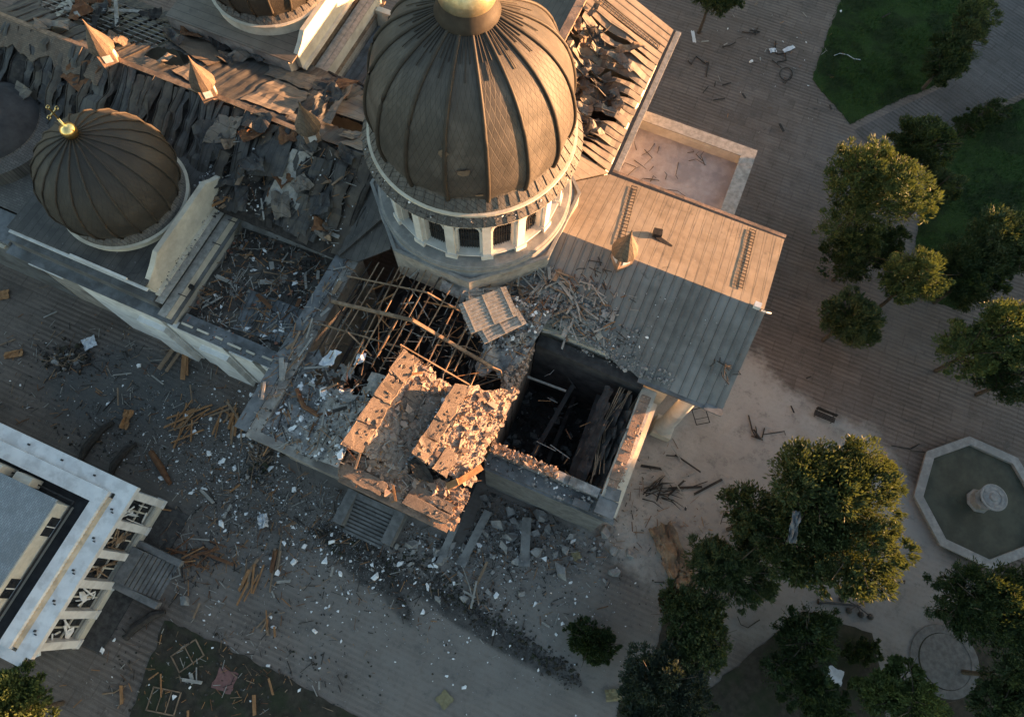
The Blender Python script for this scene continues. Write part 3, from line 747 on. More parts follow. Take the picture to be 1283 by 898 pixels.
for i in range(12):
    u = -45+i*1.1; m = MB(); m.bar((u, -.4, RZ-.15), (u+.1, 8, EZ-.1), .12, .18); part(m, 'rafter', 'charred')
for a, b in (((-42, 3, 14.4), (-37, 6.6, 13.0)), ((-40, 6.8, 13), (-36.5, 3.2, 14.4)), ((-44, 5, 13.6), (-40, 2.6, 14.6))):
    m = MB(); m.bar(a, b, .35, .08); part(m, 'fallen_batten', 'wood_grey')
m = MB(); m.bar((-46, RV, RZ+.12), (-25, RV+.05, RZ+.05), .45, .1); m.bar((-23.3, RV+.1, RZ+.25), (-15, RV-.1, RZ+.2), .4, .08); part(m, 'ridge_cap', 'wood')
# big folded sheets on the south slope next to the crossing
def sheet3(name, pts, mat, n=10, amp=.25, fr=.7, seed=0, t=.05):
    m = MB(); P = [Vector(p) for p in pts]
    def fn(s, t_):
        p = (P[0]*(1-s)+P[1]*s)*(1-t_)+(P[3]*(1-s)+P[2]*s)*t_
        return p+Vector((.3*amp*nz(p.x*fr, p.y*fr, seed+7), .3*amp*nz(p.y*fr, p.x*fr, seed+3), amp*nz(p.x*fr, p.y*fr, seed)))
    m.grid(fn, n, n, t); return part(m, name, mat)
sheet3('torn_sheet', [(-18.6, -5.2, 13.6), (-15.2, -4.6, 14.6), (-15.6, -1.6, 15.6), (-19.6, -2.0, 15.0)], 'nave_metal', seed=2)
sheet3('torn_sheet', [(-16.6, -7.4, 12.4), (-13.4, -7.0, 12.6), (-12.9, -2.2, 15.1), (-15.4, -2.3, 15.4)], 'wood_grey', 12, .3, .8, 3)
sheet3('torn_sheet', [(-14.0, -8.0, 12.2), (-12.0, -8.0, 12.2), (-11.8, -2.0, 15.2), (-13.2, -2.4, 15.5)], 'nave_metal', 12, .4, .9, 4)
sheet3('torn_sheet', [(-19.8, -3.6, 14.2), (-18.4, -5.6, 14.9), (-16.5, -5.0, 15.0), (-17.6, -3.4, 14.6)], 'nave_metal', 8, .5, 1.1, 5)
sheet3('torn_sheet', [(-24.5, -3.4, 14.7), (-22.5, -5.4, 13.7), (-20.6, -4.6, 14.0), (-22.6, -2.0, 15.2)], 'nave_metal', 10, .4, .9, 6)
sheet3('torn_sheet', [(-37.5, -3.6, 14.6), (-35.0, -4.2, 14.2), (-34.0, -1.8, 15.5), (-36.4, -1.4, 15.6)], 'rust', 10, .35, .9, 7)
sheet3('torn_sheet', [(-39.0, -5.8, 13.4), (-37.2, -6.4, 13.2), (-36.9, -4.0, 14.4), (-38.8, -3.4, 14.7)], 'nave_metal', 10, .45, .9, 8)
sheet3('torn_sheet', [(-41.6, -6.6, 13.3), (-40.0, -6.9, 13.4), (-39.2, -5.6, 14.2), (-41.0, -5.2, 14.1)], 'roof_metal_v', 8, .3, .9, 9)
# torn copper and boards above the slot by the crossing
for k, (p, mat) in enumerate((
    ([(-16.4, 4.6, 14.2), (-15.0, 5.6, 14.1), (-14.6, 7.4, 13.6), (-16.6, 7.0, 13.3)], 'rust'),
    ([(-14.9, 4.2, 14.2), (-14.1, 4.2, 14.9), (-14.2, 5.8, 14.7), (-15.2, 6.0, 13.9)], 'wood'),
    ([(-14.6, 1.2, 15.2), (-13.6, 1.0, 15.4), (-14.2, 4.2, 14.9), (-15.0, 4.0, 14.6)], 'roof_metal_v'),
    ([(-12.4, .2, 15.6), (-11.2, .4, 15.5), (-11.0, 1.5, 15.2), (-12.2, 1.4, 15.1)], 'roof_metal_v'),
    ([(-13.6, 5.6, 13.9), (-11.4, 5.0, 14.2), (-11.2, 6.8, 13.5), (-13.0, 7.4, 13.2)], 'wood'))):
    sheet3('torn_sheet', p, mat, 6, .3, 1.1, 20+k)

m = MB(); m.slab([(-8.7, -8.3, 12.2), (-8.7, -1.0, 15.25), (-6.0, -.7, 15.6), (-4.3, -6.9, 14.3), (-6.7, -8.4, 12.9)], .12); m.bar((-8.6, -8.2, 12.4), (-5.6, -4.4, 15.2), .35, .25); part(m, 'valley_roof', 'nave_metal')
m = MB(); m.slab([(1.0, RV+.1, RZ), (8.7, 8.55, EZ), (.5, 8.75, RZ)], .12); part(m, 'valley_roof', 'roof_metal_v')
# --- west corner domes on their square blocks (mirrored on both sides of the nave)
def sdome(cu, cv, zb, R, NRb=20, full=True):
    o = bpy.data.objects.new('corner_dome', None); C.objects.link(o); o.parent = CH; o.location = (cu, cv, 0)
    m = MB(); m.lathe([(R-.15, zb-1.6), (R-.15, zb-.25), (R+.0, zb-.2), (R+.06, zb), (R-.2, zb+.02)], 64); part(m, 'dome_ring', 'plaster', o)
    m = MB(); m.lathe([(R-.2, zb+.02), (R-.3, zb+.3), (R*.88, zb+.62), (R*.875, zb+.7)], 64)
    for i in range(44):
        a = 2*PI*i/44; m.bar(dp(a, R-.26, zb+.3), dp(a, R*.885, zb+.66), .05, .05)
    part(m, 'dome_skirt', 'tile_grey', o)
    prof = [(.90, .62), (.97, 1.3), (1.01, 2.1), (1.01, 2.9), (.96, 3.9), (.85, 4.9), (.68, 5.8), (.46, 6.55), (.23, 7.05), (.08, 7.3)]
    NA = NRb*6; vs = []; fs = []
    for k, (r, z) in enumerate(prof):
        for i in range(NA):
            a = 2*PI*i/NA; w = (i % 6)/6
            vs.append(dp(a, r*R*(1-.018*math.sin(w*PI)), zb+z))
    for k in range(len(prof)-1):
        for i in range(NA): j = (i+1) % NA; fs.append((k*NA+i, k*NA+j, (k+1)*NA+j, (k+1)*NA+i))
    m = MB(); m.add(vs, fs); part(m, 'dome_shell', 'dome_small', o, smooth=True)
    for i in range(NRb):
        a = 2*PI*i/NRb; m = MB()
        m.tube([dp(a, r*R+.02, zb+z+.02) for r, z in prof], [.12-.006*k for k in range(len(prof))], 6); part(m, 'dome_rib', 'rib', o, smooth=True)
    m = MB(); m.lathe([(.4, zb+7.15), (.42, zb+7.3), (.5, zb+7.5), (.58, zb+7.8), (.5, zb+8.1), (.25, zb+8.25), (.08, zb+8.4), (.08, zb+9.0)], 24, cap=True); part(m, 'finial_ball', 'gold', o, smooth=True)
    m = MB()
    m.bar((0, 0, zb+8.9), (0, 0, zb+10.1), .1); m.bar((0, -.36, zb+9.6), (0, .36, zb+9.6), .1)
    for y, z in ((-.42, 9.6), (.42, 9.6), (0, 10.15)):
        for q in range(12):
            a, b = 2*PI*q/12, 2*PI*(q+1)/12
            m.bar((0, y+.13*math.cos(a), zb+z+.13*math.sin(a)), (0, y+.13*math.cos(b), zb+z+.13*math.sin(b)), .06)
    part(m, 'cross', 'gold', o)
sdome(-26.25, -11.0, 14.0, 5.05)
sdome(-26.2, 12.9, 15.3, 5.5)
def corner_block(s, v0, dz):
    """square block below a corner dome: s = -1 south, +1 north; v0 = axis offset"""
    f = lambda v: v0+s*v
    Zt = 13.3+dz
    m = MB(); m.span((-33.5, f(5.0), 0), (-21.0, f(17.0), Zt-.12)); m.span((-35.0, f(5.2), 0), (-19.2, f(17.9), 10.0)); part(m, 'wall', 'dirty_plaster')
    m = MB(); m.span((-33.6, f(5.0), Zt-.118), (-20.6, f(17.2), Zt)); part(m, 'block_roof', 'nave_metal' if s < 0 else 'roof_metal_v')
    m = MB(); m.span((-35.2, f(5.0), 10.003), (-18.95, f(18.55), 10.18)); m.span((-34.6, f(5.0), 10.18), (-20.5, f(17.7), 11.6))
    part(m, 'ledge', 'zinc' if s < 0 else 'wood')
    # attic pediment on the east face
    pr = [(6.0, Zt+.02), (6.9, Zt+.5), (7.7, Zt+1.15), (14.6, Zt+1.15), (15.6, Zt+.5), (17.0, Zt-.2), (17.0, Zt-1.55), (6.0, Zt-1.55)]
    m = MB(); n = len(pr)
    vs = [(-20.55, f(v), z) for v, z in pr]+[(-21.0, f(v), z) for v, z in pr]
    m.add(vs, [tuple(range(n)), tuple(range(2*n-1, n-1, -1))]+[((i+1) % n, i, n+i, n+(i+1) % n) for i in range(n)]); part(m, 'attic_gable', 'plaster')
    m = MB(); m.span((-20.56, f(6.0), Zt-1.7), (-20.2, f(17.1), Zt-1.52)); part(m, 'string_course', 'plaster')
    m = MB(); m.span((-27.5, f(17.15), Zt-.1), (-22.2, f(17.35), Zt+.12)); m.span((-33.4, f(17.2), Zt-.3), (-20.4, f(17.45), Zt-.18)); part(m, 'string_course', 'white_plaster')
    # lower east wall rising over the aisle roof
    m = MB(); m.span((-19.6, f(7.0), 9.0), (-19.2, f(18.2), 11.05+dz*.5)); part(m, 'parapet', 'plaster')
    m = MB(); m.span((-20.3, f(7.0), 11.61), (-19.62, f(17.6), 11.68)); m.span((-19.85, f(6.8), 11.053+dz*.5), (-19.1, f(18.4), 11.13+dz*.5)); part(m, 'coping', 'wood_grey')
corner_block(-1, 0.0, 0.0)
corner_block(1, 1.2, .9)
# drain stubs on the parapets
m = MB()
for v in (-8.6, -11.0, -16.2): m.bar((-19.3, v, 11.2), (-18.6, v+.05, 11.1), .07)
m.bar((-19.2, -15.1, 10.6), (-18.9, -15.1, 10.6), .35, .35); part(m, 'drain_pipe', 'dark_metal')
# stepped white buttresses of the south-west front
m = MB()
for k, (a, b, d, z) in enumerate(((-30.2, -24.4, .9, 9.2), (-29.2, -21.2, 1.35, 8.2), (-27.5, -20.2, 1.9, 6.6))):
    pass
for u0, u1, vv, z in ((-28.6, -20.6, -18.45, 9.7), (-23.6, -20.9, -18.9, 7.5), (-19.9, -14.6, -18.5, 9.2), (-17.6, -14.9, -18.95, 7.0), (-14.0, -11.8, -18.55, 9.2), (-11.0, -8.8, -18.5, 9.3)):
    m.span((u0, -17.91, 0), (u1, vv, z))
part(m, 'buttress', 'white_paint')
m = MB(); m.span((-33.0, -18.62, 9.8), (-29.6, -18.32, 10.0)); part(m, 'buttress_cap', 'white_paint')

# --- aisle roofs
m = MB(); m.span((-19.15, -17.9, 0), (-8.35, -6.4, 8.6)); part(m, 'wall', 'dirty_plaster')
m = MB(); m.grid(lambda s, t_: (-19.1+10.8*s, -17.0+10.5*t_, 8.75+.45*nz(s*4, t_*4, 2, 5)+.25*max(0, t_-.6)), 30, 30); part(m, 'aisle_roof', 'ash')
m = MB(); m.slab([(-19.1, -8.0, 9.4), (-8.4, -7.6, 9.6), (-8.4, -6.4, 11.6), (-19.1, -6.4, 11.6)], .2); part(m, 'aisle_roof_slope', 'zinc')
m = MB(); m.slab([(-15.6, -12.9, 8.98), (-9.2, -12.7, 9.1), (-9.0, -15.9, 8.98), (-14.9, -16.6, 8.95)], .05)
for i in range(14): m.bar((-15.2+i*.45, -12.95, 9.1), (-14.7+i*.45, -16.3, 9.02), .04, .05)
part(m, 'roof_sheet', 'zinc')
m = MB(); m.box((-12.2, -11.1, 9.02), (.75, .75, .06), .3); part(m, 'roof_hatch', 'asphalt_roof')
m = MB(); m.span((-18.9, -18.45, 8.6), (-8.5, -17.0, 9.35)); part(m, 'cornice', 'zinc')
r = random.Random(3)
for i in range(7):
    u = -18.2+i*1.5; m = MB(); m.box((u, -17.9+r.uniform(-.08, .08), 9.44), (r.uniform(.6, 1.4), .16, .12)); part(m, 'broken_fascia', 'plaster')
m = MB(); m.span((-19.15, 7.8, 0), (-8.4, 18.6, 8.6)); part(m, 'wall', 'white_plaster')
m = MB(); m.span((-19.1, 7.9, 8.602), (-8.4, 17.9, 8.7))
for i in range(16): m.bar((-18.6+i*.66, 8.4, 8.76), (-18.6+i*.66, 17.6, 8.76), .07, .08)
part(m, 'aisle_roof', 'zinc')
m = MB(); m.span((-19.1, 17.9, 8.604), (-8.4, 18.5, 10.6)); part(m, 'parapet', 'plaster')
m = MB()
for a, b in (((-18.6, 8.2), (-9.2, 6.6)), ((-18.2, 7.6), (-10.4, 7.6)), ((-16, 8.3), (-9, 7.0))): m.bar((*a, 12.1), (*b, 12.2), .16, .14)
part(m, 'fallen_gutter', 'charred')

# --- low round dark roof at the west end
m = MB(); m.lathe([(5.3, 10.5), (5.3, 12.4), (4.35, 12.9), (4.3, 13.0)], 48, (-41.9, -9.3)); part(m, 'west_drum_skirt', 'tile_grey')
m = MB(); m.lathe([(4.3, 13.0), (4.0, 13.4), (2.8, 14.2), (1.2, 14.7), (.02, 14.8)], 48, (-41.9, -9.3)); part(m, 'west_drum_roof', 'asphalt_roof', smooth=True)
m = MB(); m.span((-48, -14.9, 0), (-35.2, -4.9, 10.8)); part(m, 'wall', 'plaster')
m = MB(); m.slab([(-48, -15.2, 10.9), (-35.0, -15.2, 10.9), (-35.0, -5, 11.9), (-48, -5, 11.9)], .1); part(m, 'block_roof', 'tile_grey')
m = MB(); m.span((-48, -17.9, 0), (-35.3, -15.25, 10.4)); part(m, 'ledge', 'zinc')
m = MB(); m.span((-42.4, -17.2, 10.402), (-37.0, -17.0, 10.55)); part(m, 'broken_fascia', 'plaster')
m = MB(); m.span((-39.5, -18.2, 9.6), (-36, -17.91, 9.75)); part(m, 'broken_fascia', 'plaster')

# --- south arm: burnt roof timbers, rubble deck, collapsed east slope
def sarm(u): return RZ-abs(u-.3)*(RZ-EZ)/8.6
m = MB(); m.span((-8.75, -23.9, 11.6), (-7.0, -7.8, 12.0)); part(m, 'wall_head', 'dirty_plaster')
m = MB(); m.span((-8.95, -24.0, 12.003), (-7.9, -8.0, 12.12)); part(m, 'gutter', 'zinc')
r = random.Random(12)
for i in range(17):
    u = -5.9+i*.74+r.uniform(-.12, .12); z = sarm(u)-.35; broke = -16.6 if u < 1.2 else -14.6
    p = Vector((u+r.uniform(-.2, .2), -8.0+r.uniform(-.2, .5)+max(0, u-2)*.15, z+r.uniform(-.15, .1))); q = Vector((u+r.uniform(-.35, .35), broke+r.uniform(-.8, .9), z+r.uniform(-.7, .15)))
    m = MB(); m.bar(p, q, .085, .1, roll=r.uniform(-.2, .2)); part(m, 'purlin', 'wood' if i % 3 else 'charred')
for v in (-9.6, -12.1, -14.2):
    m = MB(); w_ = .24 if v == -12.1 else .1
    m.bar((-7.2, v, sarm(-7.2)-.3), (.3, v+.1, sarm(.3)-.42-(.6 if v < -13 else 0)), w_, w_); m.bar((.3, v+.1, sarm(.3)-.42), (7.4, v-.1+(.2 if v > -10 else 0), sarm(7.4)-.25), w_, w_); part(m, 'rafter', 'wood')
for i in range(46):
    u = r.uniform(-5.5, 6.8); v = r.uniform(-15.5, -8.5); a = r.uniform(0, PI); L = r.uniform(.8, 3.2); z = sarm(u)-r.uniform(.3, 2.2)
    m = MB(); m.bar((u, v, z), (u+math.cos(a)*L, v+math.sin(a)*L, z+r.uniform(-.8, .6)), r.uniform(.03, .11)); part(m, 'broken_timber', r.choice(['wood', 'wood', 'charred', 'wood_grey', 'wood_orange']))
for i in range(8):                        # lower ceiling joists inside
    m = MB(); m.bar((-7.2+i*2, -8, 8.6), (-7.4+i*2.0, -17, 8.4), .22, .3); part(m, 'ceiling_joist', 'burnt')
# bent wire arch standing in the gap
m = MB(); pts = [Vector((6.1, -13.2, 11.8)), Vector((6.0, -13.1, 12.8)), Vector((6.3, -12.8, 13.5)), Vector((7.0, -12.5, 13.7)), Vector((7.6, -12.4, 13.4)), Vector((7.8, -12.5, 12.6)), Vector((7.8, -12.7, 11.8))]
m.tube(pts, .06, 6)
for z in (12.2, 12.8): m.bar((6.05, -13.1, z), (7.8, -12.6, z), .05)
m.bar((6.6, -13.0, 11.8), (6.7, -12.7, 13.4), .05); part(m, 'bent_frame', 'wood')
# rubble covered deck of the west slope
m = MB()
def deck(s, t_):
    u = -7.1+7.4*s; v = -23.9+7.4*t_+.9*nz(u*.7, 1, 2)*t_*(1 if s < .8 else .3)
    return (u, v, sarm(u)-.75-1.2*math.sin(s*PI)*.7-.25*t_+.28*nz(u*.8, v*.8, 6))
m.grid(deck, 30, 30, .25, keep=lambda s, t_: not (t_ > .72 and nz(s*5, t_*5, 11) > -.05 and s > .15)); part(m, 'roof_deck', 'rubble_grey')
m = MB(); m.bar((-7.9, -23.95, 11.75), (.4, -24.0, 12.2), .7, .4); part(m, 'cornice', 'dirty_plaster')
# sun facing slope: broken slabs carrying plaster
def broken_slab(name, P, t, mat, amp, n=48, seed=0):
    m = MB(); P = [Vector(p) for p in P]; rr = random.Random(seed)
    def fn(s, t_):
        p = (P[0]*(1-s)+P[1]*s)*(1-t_)+(P[3]*(1-s)+P[2]*s)*t_
        e = min(s, 1-s, t_, 1-t_); w = max(0, 1-e*9)
        p = p+Vector((w*.35*nz(p.x*1.6, p.y*1.6, seed), w*.35*nz(p.y*1.6, p.x*1.6, seed+3), amp(s, t_)*(.5+nz(p.x*1.7, p.y*1.7, seed+9, 5)+.6*nz(p.x*4.5, p.y*4.5, seed+2, 3))))
        return p
    m.grid(fn, n, n, t); return part(m, name, mat)
broken_slab('roof_slab', [(.1, -22.4, 14.9), (4.6, -22.2, 13.0), (5.4, -15.2, 13.0), (.9, -14.4, 15.0)], .3, 'slab_brick', lambda s, t_: .03 if s < .24 else .11, seed=1)
broken_slab('roof_slab', [(4.7, -20.9, 14.5), (9.0, -21.2, 12.6), (9.2, -13.0, 12.5), (5.3, -15.2, 14.5)], .3, 'slab_brick', lambda s, t_: .03 if s < .27 else .11, seed=2)
broken_slab('roof_slab', [(.2, -24.3, 13.3), (9.2, -24.2, 12.2), (9.3, -21.4, 12.4), (.2, -22.6, 13.9)], .35, 'rubble_warm', lambda s, t_: .13, 50, seed=3)
def strip_slab(P, n, seed):
    P = [Vector(p) for p in P]; r = random.Random(seed)
    for k in range(n):
        a, b = k/n+.004, (k+1)/n-.004; dz = r.uniform(-.04, .10); t1 = r.uniform(-.06, .06); c = [P[0].lerp(P[3], a), P[1].lerp(P[2], a+r.uniform(-.02, .02)), P[1].lerp(P[2], b+r.uniform(-.03, .03)), P[0].lerp(P[3], b)]
        c = [p+Vector((r.uniform(-.04, .04), 0, dz+(t1 if i in (0, 3) else -t1))) for i, p in enumerate(c)]
        q = []
        for i in range(4):
            p0, p1 = c[i], c[(i+1) % 4]; q.append(p0); am = .07 if i == 3 else .2
            for f in (.22, .41, .6, .8): q.append(p0.lerp(p1, f+r.uniform(-.08, .08))+Vector((r.uniform(-am, am*.6), r.uniform(-.07, .07), 0)))
        m = MB(); m.slab(q, .28); n0 = len(m.f)
        for _ in range(9):
            e = c[0].lerp(c[1], r.random()**.6).lerp(c[3].lerp(c[2], r.random()**.6), r.random()); z_ = r.uniform(.08, .4); m.chunk((e.x, e.y, e.z+.01), (z_, z_*r.uniform(.4, 1), z_*.2), r); part(m, 'slab_piece', 'slab_brick')
strip_slab([(-.15, -22.5, 15.2), (1.35, -22.4, 14.75), (2.0, -14.6, 14.85), (.75, -14.3, 15.3)], 4, 1)
strip_slab([(4.55, -21.0, 14.8), (5.75, -21.1, 14.45), (6.3, -14.6, 14.4), (5.2, -15.1, 14.8)], 4, 2)
strip_slab([(6.2, -21.3, 14.1), (7.4, -21.4, 13.6), (7.7, -19.6, 13.6), (6.5, -19.4, 14.1)], 1, 3)
strip_slab([(2.0, -18.6, 14.5), (3.4, -18.8, 13.9), (3.6, -16.2, 13.9), (2.3, -16.0, 14.5)], 2, 4)
strip_slab([(.3, -24.2, 13.75), (3.6, -24.4, 13.3), (3.7, -23.4, 13.4), (.4, -23.3, 13.9)], 1, 5)
strip_slab([(5.2, -24.2, 13.0), (8.6, -24.2, 12.6), (8.7, -22.8, 12.7), (5.4, -22.6, 13.2)], 2, 6)
sheet3('roof_sheet', [(4.2, -21.4, 12.8), (5.4, -21.4, 13.2), (5.6, -15.6, 13.2), (4.4, -15.6, 12.9)], 'rubble_grey', 12, .5, 1.2, 41, .2)
sheet3('torn_sheet', [(4.4, -21.6, 13.9), (5.4, -22.2, 13.5), (6.8, -22.0, 13.3), (5.0, -20.8, 14.2)], 'charred', 8, .35, 1.1, 42)
m = MB(); m.bar((8.0, -21.6, 13.3), (9.3, -19.6, 13.2), .45, .12, roll=.4); m.bar((7.6, -21.9, 13.2), (8.2, -21.3, 13.5), .5, .15); part(m, 'broken_timber', 'wood_orange')
m = MB(); m.box((8.5, -23.8, 11.0), (.8, .9, 1.9), .1); part(m, 'cornice_block', 'white_plaster')
m = MB(); m.span((7.9, -24.4, 11.3), (9.2, -23.6, 11.6)); m.bar((.2, -24.3, 12.6), (8.8, -24.4, 11.8), .6, .5); part(m, 'cornice', 'rubble_warm')
# south front and entrance steps
m = MB()
for i in range(10): m.span((-.8, -24.0-.01, 0), (2.9, -24.2-.32*(10-i), .18*(i+1)-.003*i))
part(m, 'entrance_steps', 'step')
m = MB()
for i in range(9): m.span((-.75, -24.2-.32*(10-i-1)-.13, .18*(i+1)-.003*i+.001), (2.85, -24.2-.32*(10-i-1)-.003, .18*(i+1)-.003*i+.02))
part(m, 'step_shade_line', 'scorch')  # dark strips paint in the shade line at the back of each tread
m = MB(); m.span((-1.7, -27.0, 0), (-.8, -24.0, 1.9)); part(m, 'stair_cheek', 'step')
m = MB(); m.span((2.9, -26.9, 0), (3.8, -24.0, 1.9)); part(m, 'stair_cheek', 'step')
# rubble filled valley between the south arm, the crossing and the east roof
m = MB()
def valley(s, t_):
    u = .8+(7.6+1.2*t_)*s; v = -12.6+(4.2+2.6*s)*t_+.7*nz(u*.9, t_*3, 4)*(1-t_)
    if s < .5: v += (.5-s)*5.2*(1-t_)+.4*(1-s)
    z = 12.9+1.9*t_*(1-.45*s)-.9*s*(1-t_)+.45*nz(u*.9, v*.9, 12, 5)
    return (u, v, z)
m.grid(valley, 34, 26, .25, keep=lambda s, t_: not (s < .62 and t_ < .62-s*.5+.3*nz(s*4, t_*4, 5))); part(m, 'rubble_slope', 'rubble_grey')
# slatted boards thrown on the rubble at the drum foot
def slats(c, w, l, rot, tilt, n, mat='wood_grey'):
    Mx = Matrix.Translation(Vector(c)) @ Matrix.Rotation(rot, 4, 'Z') @ Matrix.Rotation(tilt, 4, 'X')
    m = MB()
    for i in range(n):
        y = -l/2+l*(i+.5)/n; m.bar(Mx @ Vector((-w/2, y, 0)), Mx @ Vector((w/2, y, 0)), l/n*.86, .05, roll=0)
    for x in (-w*.4, 0, w*.4): m.bar(Mx @ Vector((x, -l/2, .05)), Mx @ Vector((x, l/2, .05)), .08, .06)
    return m

# ------------------------------------------------------------------ white building with terrace, south-west
WB = thing('white_building', 'white pavilion with glazed front bays and grey sheeted attic beside the soot stained plaza', 'building', (OX, OY, 0), ANG)
def wp(mb, name, mat, parent=None): return part(mb, name, mat, parent or WB)
FU, V0, V1, RT = -16.2, -31.2, -44.4, 6.6        # facade plane, north and south ends, roof height
m = MB(); m.span((-40, V1+.4, 0), (FU-.8, V0-.5, RT-.9)); wp(m, 'wall', 'cream')
m = MB()                                          # white cornice + parapet ring
m.span((-41, V0-.9, RT-.5), (FU+.35, V0+.25, RT)); m.span((FU-.95, V1-.25, RT-.5), (FU+.35, V0-.902, RT)); m.span((-20.0, V1-1.0, RT-.5), (FU-.1, V1-.252, RT-.02))
wp(m, 'cornice', 'white_paint')
m = MB(); m.span((FU-1.35, V1, RT-.4), (FU-.953, V0-1.3, RT+.02))
for i in range(40): m.box((FU-1.42, V1+.25+i*.29, RT+.02), (.16, .12, .12))
wp(m, 'dentil_band', 'peach')
m = MB(); m.span((-41, V0-2.1, RT-.3), (FU-1.36, V0-.905, RT+.35)); m.span((FU-2.3, V1-.2, RT-.3), (FU-1.37, V0-2.103, RT+.35)); wp(m, 'parapet', 'white_paint')
m = MB(); m.span((-41, V1-.3, RT-1.2), (FU-2.31, V0-2.11, RT-.75)); wp(m, 'flat_roof', 'asphalt_roof')
m = MB()
for v in (-33.2, -35.6, -38.2, -40.6, -42.9): m.box((FU-.5, v, RT+.09), (.14, .14, .18)); m.box((FU-.35, v-.2, RT+.04), (.2, .08, .08))
for u in (-19.5, -22.6, -25.8, -29): m.box((u, V0-.3, RT+.09), (.14, .14, .18))
wp(m, 'lamp_bracket', 'dark_metal')
# attic with corrugated roof
AU, AV = -19.7, -34.1
m = MB(); m.span((-40, V1-.2, RT-.74), (AU-.25, AV-.25, RT+1.55)); wp(m, 'attic_wall', 'cream')
m = MB(); m.slab([(-40.5, AV, RT+1.9), (AU-.35, AV, RT+1.62), (AU-.35, V1-1.4, RT+1.62), (-40.5, V1-1.4, RT+1.9)], .1); wp(m, 'attic_roof', 'corrugated')
m = MB(); m.bar((AU-.05, AV+.15, RT+.05), (AU-.05, V1-1, RT+.05), .12, .12); m.bar((-40, AV+.2, RT+.05), (AU, AV+.2, RT+.05), .12, .12); wp(m, 'attic_gutter', 'dark_metal')
m = MB(); m.span((-24.6, AV-.1, RT-.3), (-23.1, AV+.55, RT+1.1)); m.span((-27, AV-.1, RT-.5), (-25.6, AV+.5, RT+1.5)); wp(m, 'vent_shaft', 'cream')
for v in (-35.4, -40.3):
    m = MB(); m.span((AU-.252, v-1.5, RT+.0), (AU-.2, v, RT+1.1)); w = wp(m, 'attic_window', 'glass')
    m = MB(); m.bar((AU-.18, v-.75, RT), (AU-.18, v-.75, RT+1.1), .08); m.bar((AU-.18, v-1.5, RT), (AU-.18, v, RT), .08); wp(m, 'frame', 'white_paint', w)
# front: columns and shattered glazed bays
NBAY = 5; bw = (V0-V1-.9)/NBAY
for i in range(NBAY+1):
    v = V1+.45+i*bw; m = MB(); m.span((FU-.75, v-.32, .6), (FU+.0, v+.32, RT-.5)); m.span((FU-.8, v-.38, .3), (FU+.06, v+.38, .6)); wp(m, 'pillar', 'white_paint')
m = MB(); m.span((FU-.8, V1, 0), (FU-.1, V0-.2, .9)); wp(m, 'plinth', 'cream')
for i in range(NBAY):
    a = V1+.45+i*bw+.33; b = a+bw-.66
    m = MB(); m.span((FU-.72, a, .9), (FU-.68, b, RT-.6)); w = wp(m, 'shop_window', 'glass')
    m = MB()
    for z in (.95, 2.6, RT-.7): m.bar((FU-.6, a, z), (FU-.6, b, z), .12)
    m.bar((FU-.6, (a+b)/2, .9), (FU-.6, (a+b)/2, RT-.6), .12); m.bar((FU-.28, a, .98), (FU-.28, b, .98), .22, .1); wp(m, 'frame', 'cream', w)
    r = random.Random(60+i); m = MB()
    for k in range(6): m.bar((FU-.55, r.uniform(a, b), r.uniform(1, 5)), (FU-.3, r.uniform(a, b), r.uniform(1, 5)), .07, .12)
    m.chunk((FU-.45, r.uniform(a+.4, b-.4), r.uniform(1.4, 4)), (.4, .9, .7), r); wp(m, 'broken_glazing', 'white_chunk' if i in (0, 1, 4) else 'wood', w)
m = MB()
for k in range(9): m.span((FU-.1, -38.6, 0), (FU+.6+.36*(9-k), -35.6, .14*(k+1)))
wp(m, 'entrance_steps', 'step')
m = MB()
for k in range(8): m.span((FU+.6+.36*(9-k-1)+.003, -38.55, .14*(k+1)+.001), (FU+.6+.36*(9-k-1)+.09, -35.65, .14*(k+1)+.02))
wp(m, 'step_shade_line', 'scorch')  # painted shade lines below the risers, to set the treads apart
m = MB(); m.span((FU-.1, -35.55, 0), (FU+4.2, -35.0, .8)); m.span((FU-.1, -39.2, 0), (FU+4.2, -38.65, .8)); wp(m, 'stair_cheek', 'step')
m = MB(); m.span((FU-.08, -34.95, 0), (FU+2.4, -31.6, .12)); wp(m, 'terrace', 'scorch')
m = MB(); m.span((FU-.08, -44.0, 0), (FU+1.8, -39.25, .12)); wp(m, 'terrace', 'scorch')

# ------------------------------------------------------------------ octagonal fountain
FC = (43.8, 9.35)
FT = thing('fountain', 'octagonal stone fountain with a round bowl in still dark water', 'fountain', (*FC, 0))
oct_ = lambda r, z: [(r*math.cos(math.radians(-4+45*k)), r*math.sin(math.radians(-4+45*k)), z) for k in range(8)]
m = MB(); m.lathe([(5.75, 0), (5.75, .45), (5.98, .5), (5.98, .68), (5.15, .70), (5.13, .5), (5.15, .02)], 8, (0, 0), 0, math.radians(-4)); part(m, 'basin', 'stone', FT)
t = NT('still_dirty_water'); t.bump(t.noise(2.5, 3, .5), .06, .02); t.out(t.mix(t.mapr(t.noise(.6, 5, .65), .35, .65), (.040, .043, .032), (.062, .064, .048)), .45, 0, .12); M['water'] = t.mat
m = MB(); m.add(oct_(5.135, .38), [tuple(range(8))]); part(m, 'water', 'water', FT)
m = MB(); m.lathe([(1.1, .05), (1.1, .5), (.95, .6), (.9, 1.3), (.95, 1.35), (.5, 1.36)], 8, (0, 0), 0, .2); part(m, 'pedestal', 'stone', FT)
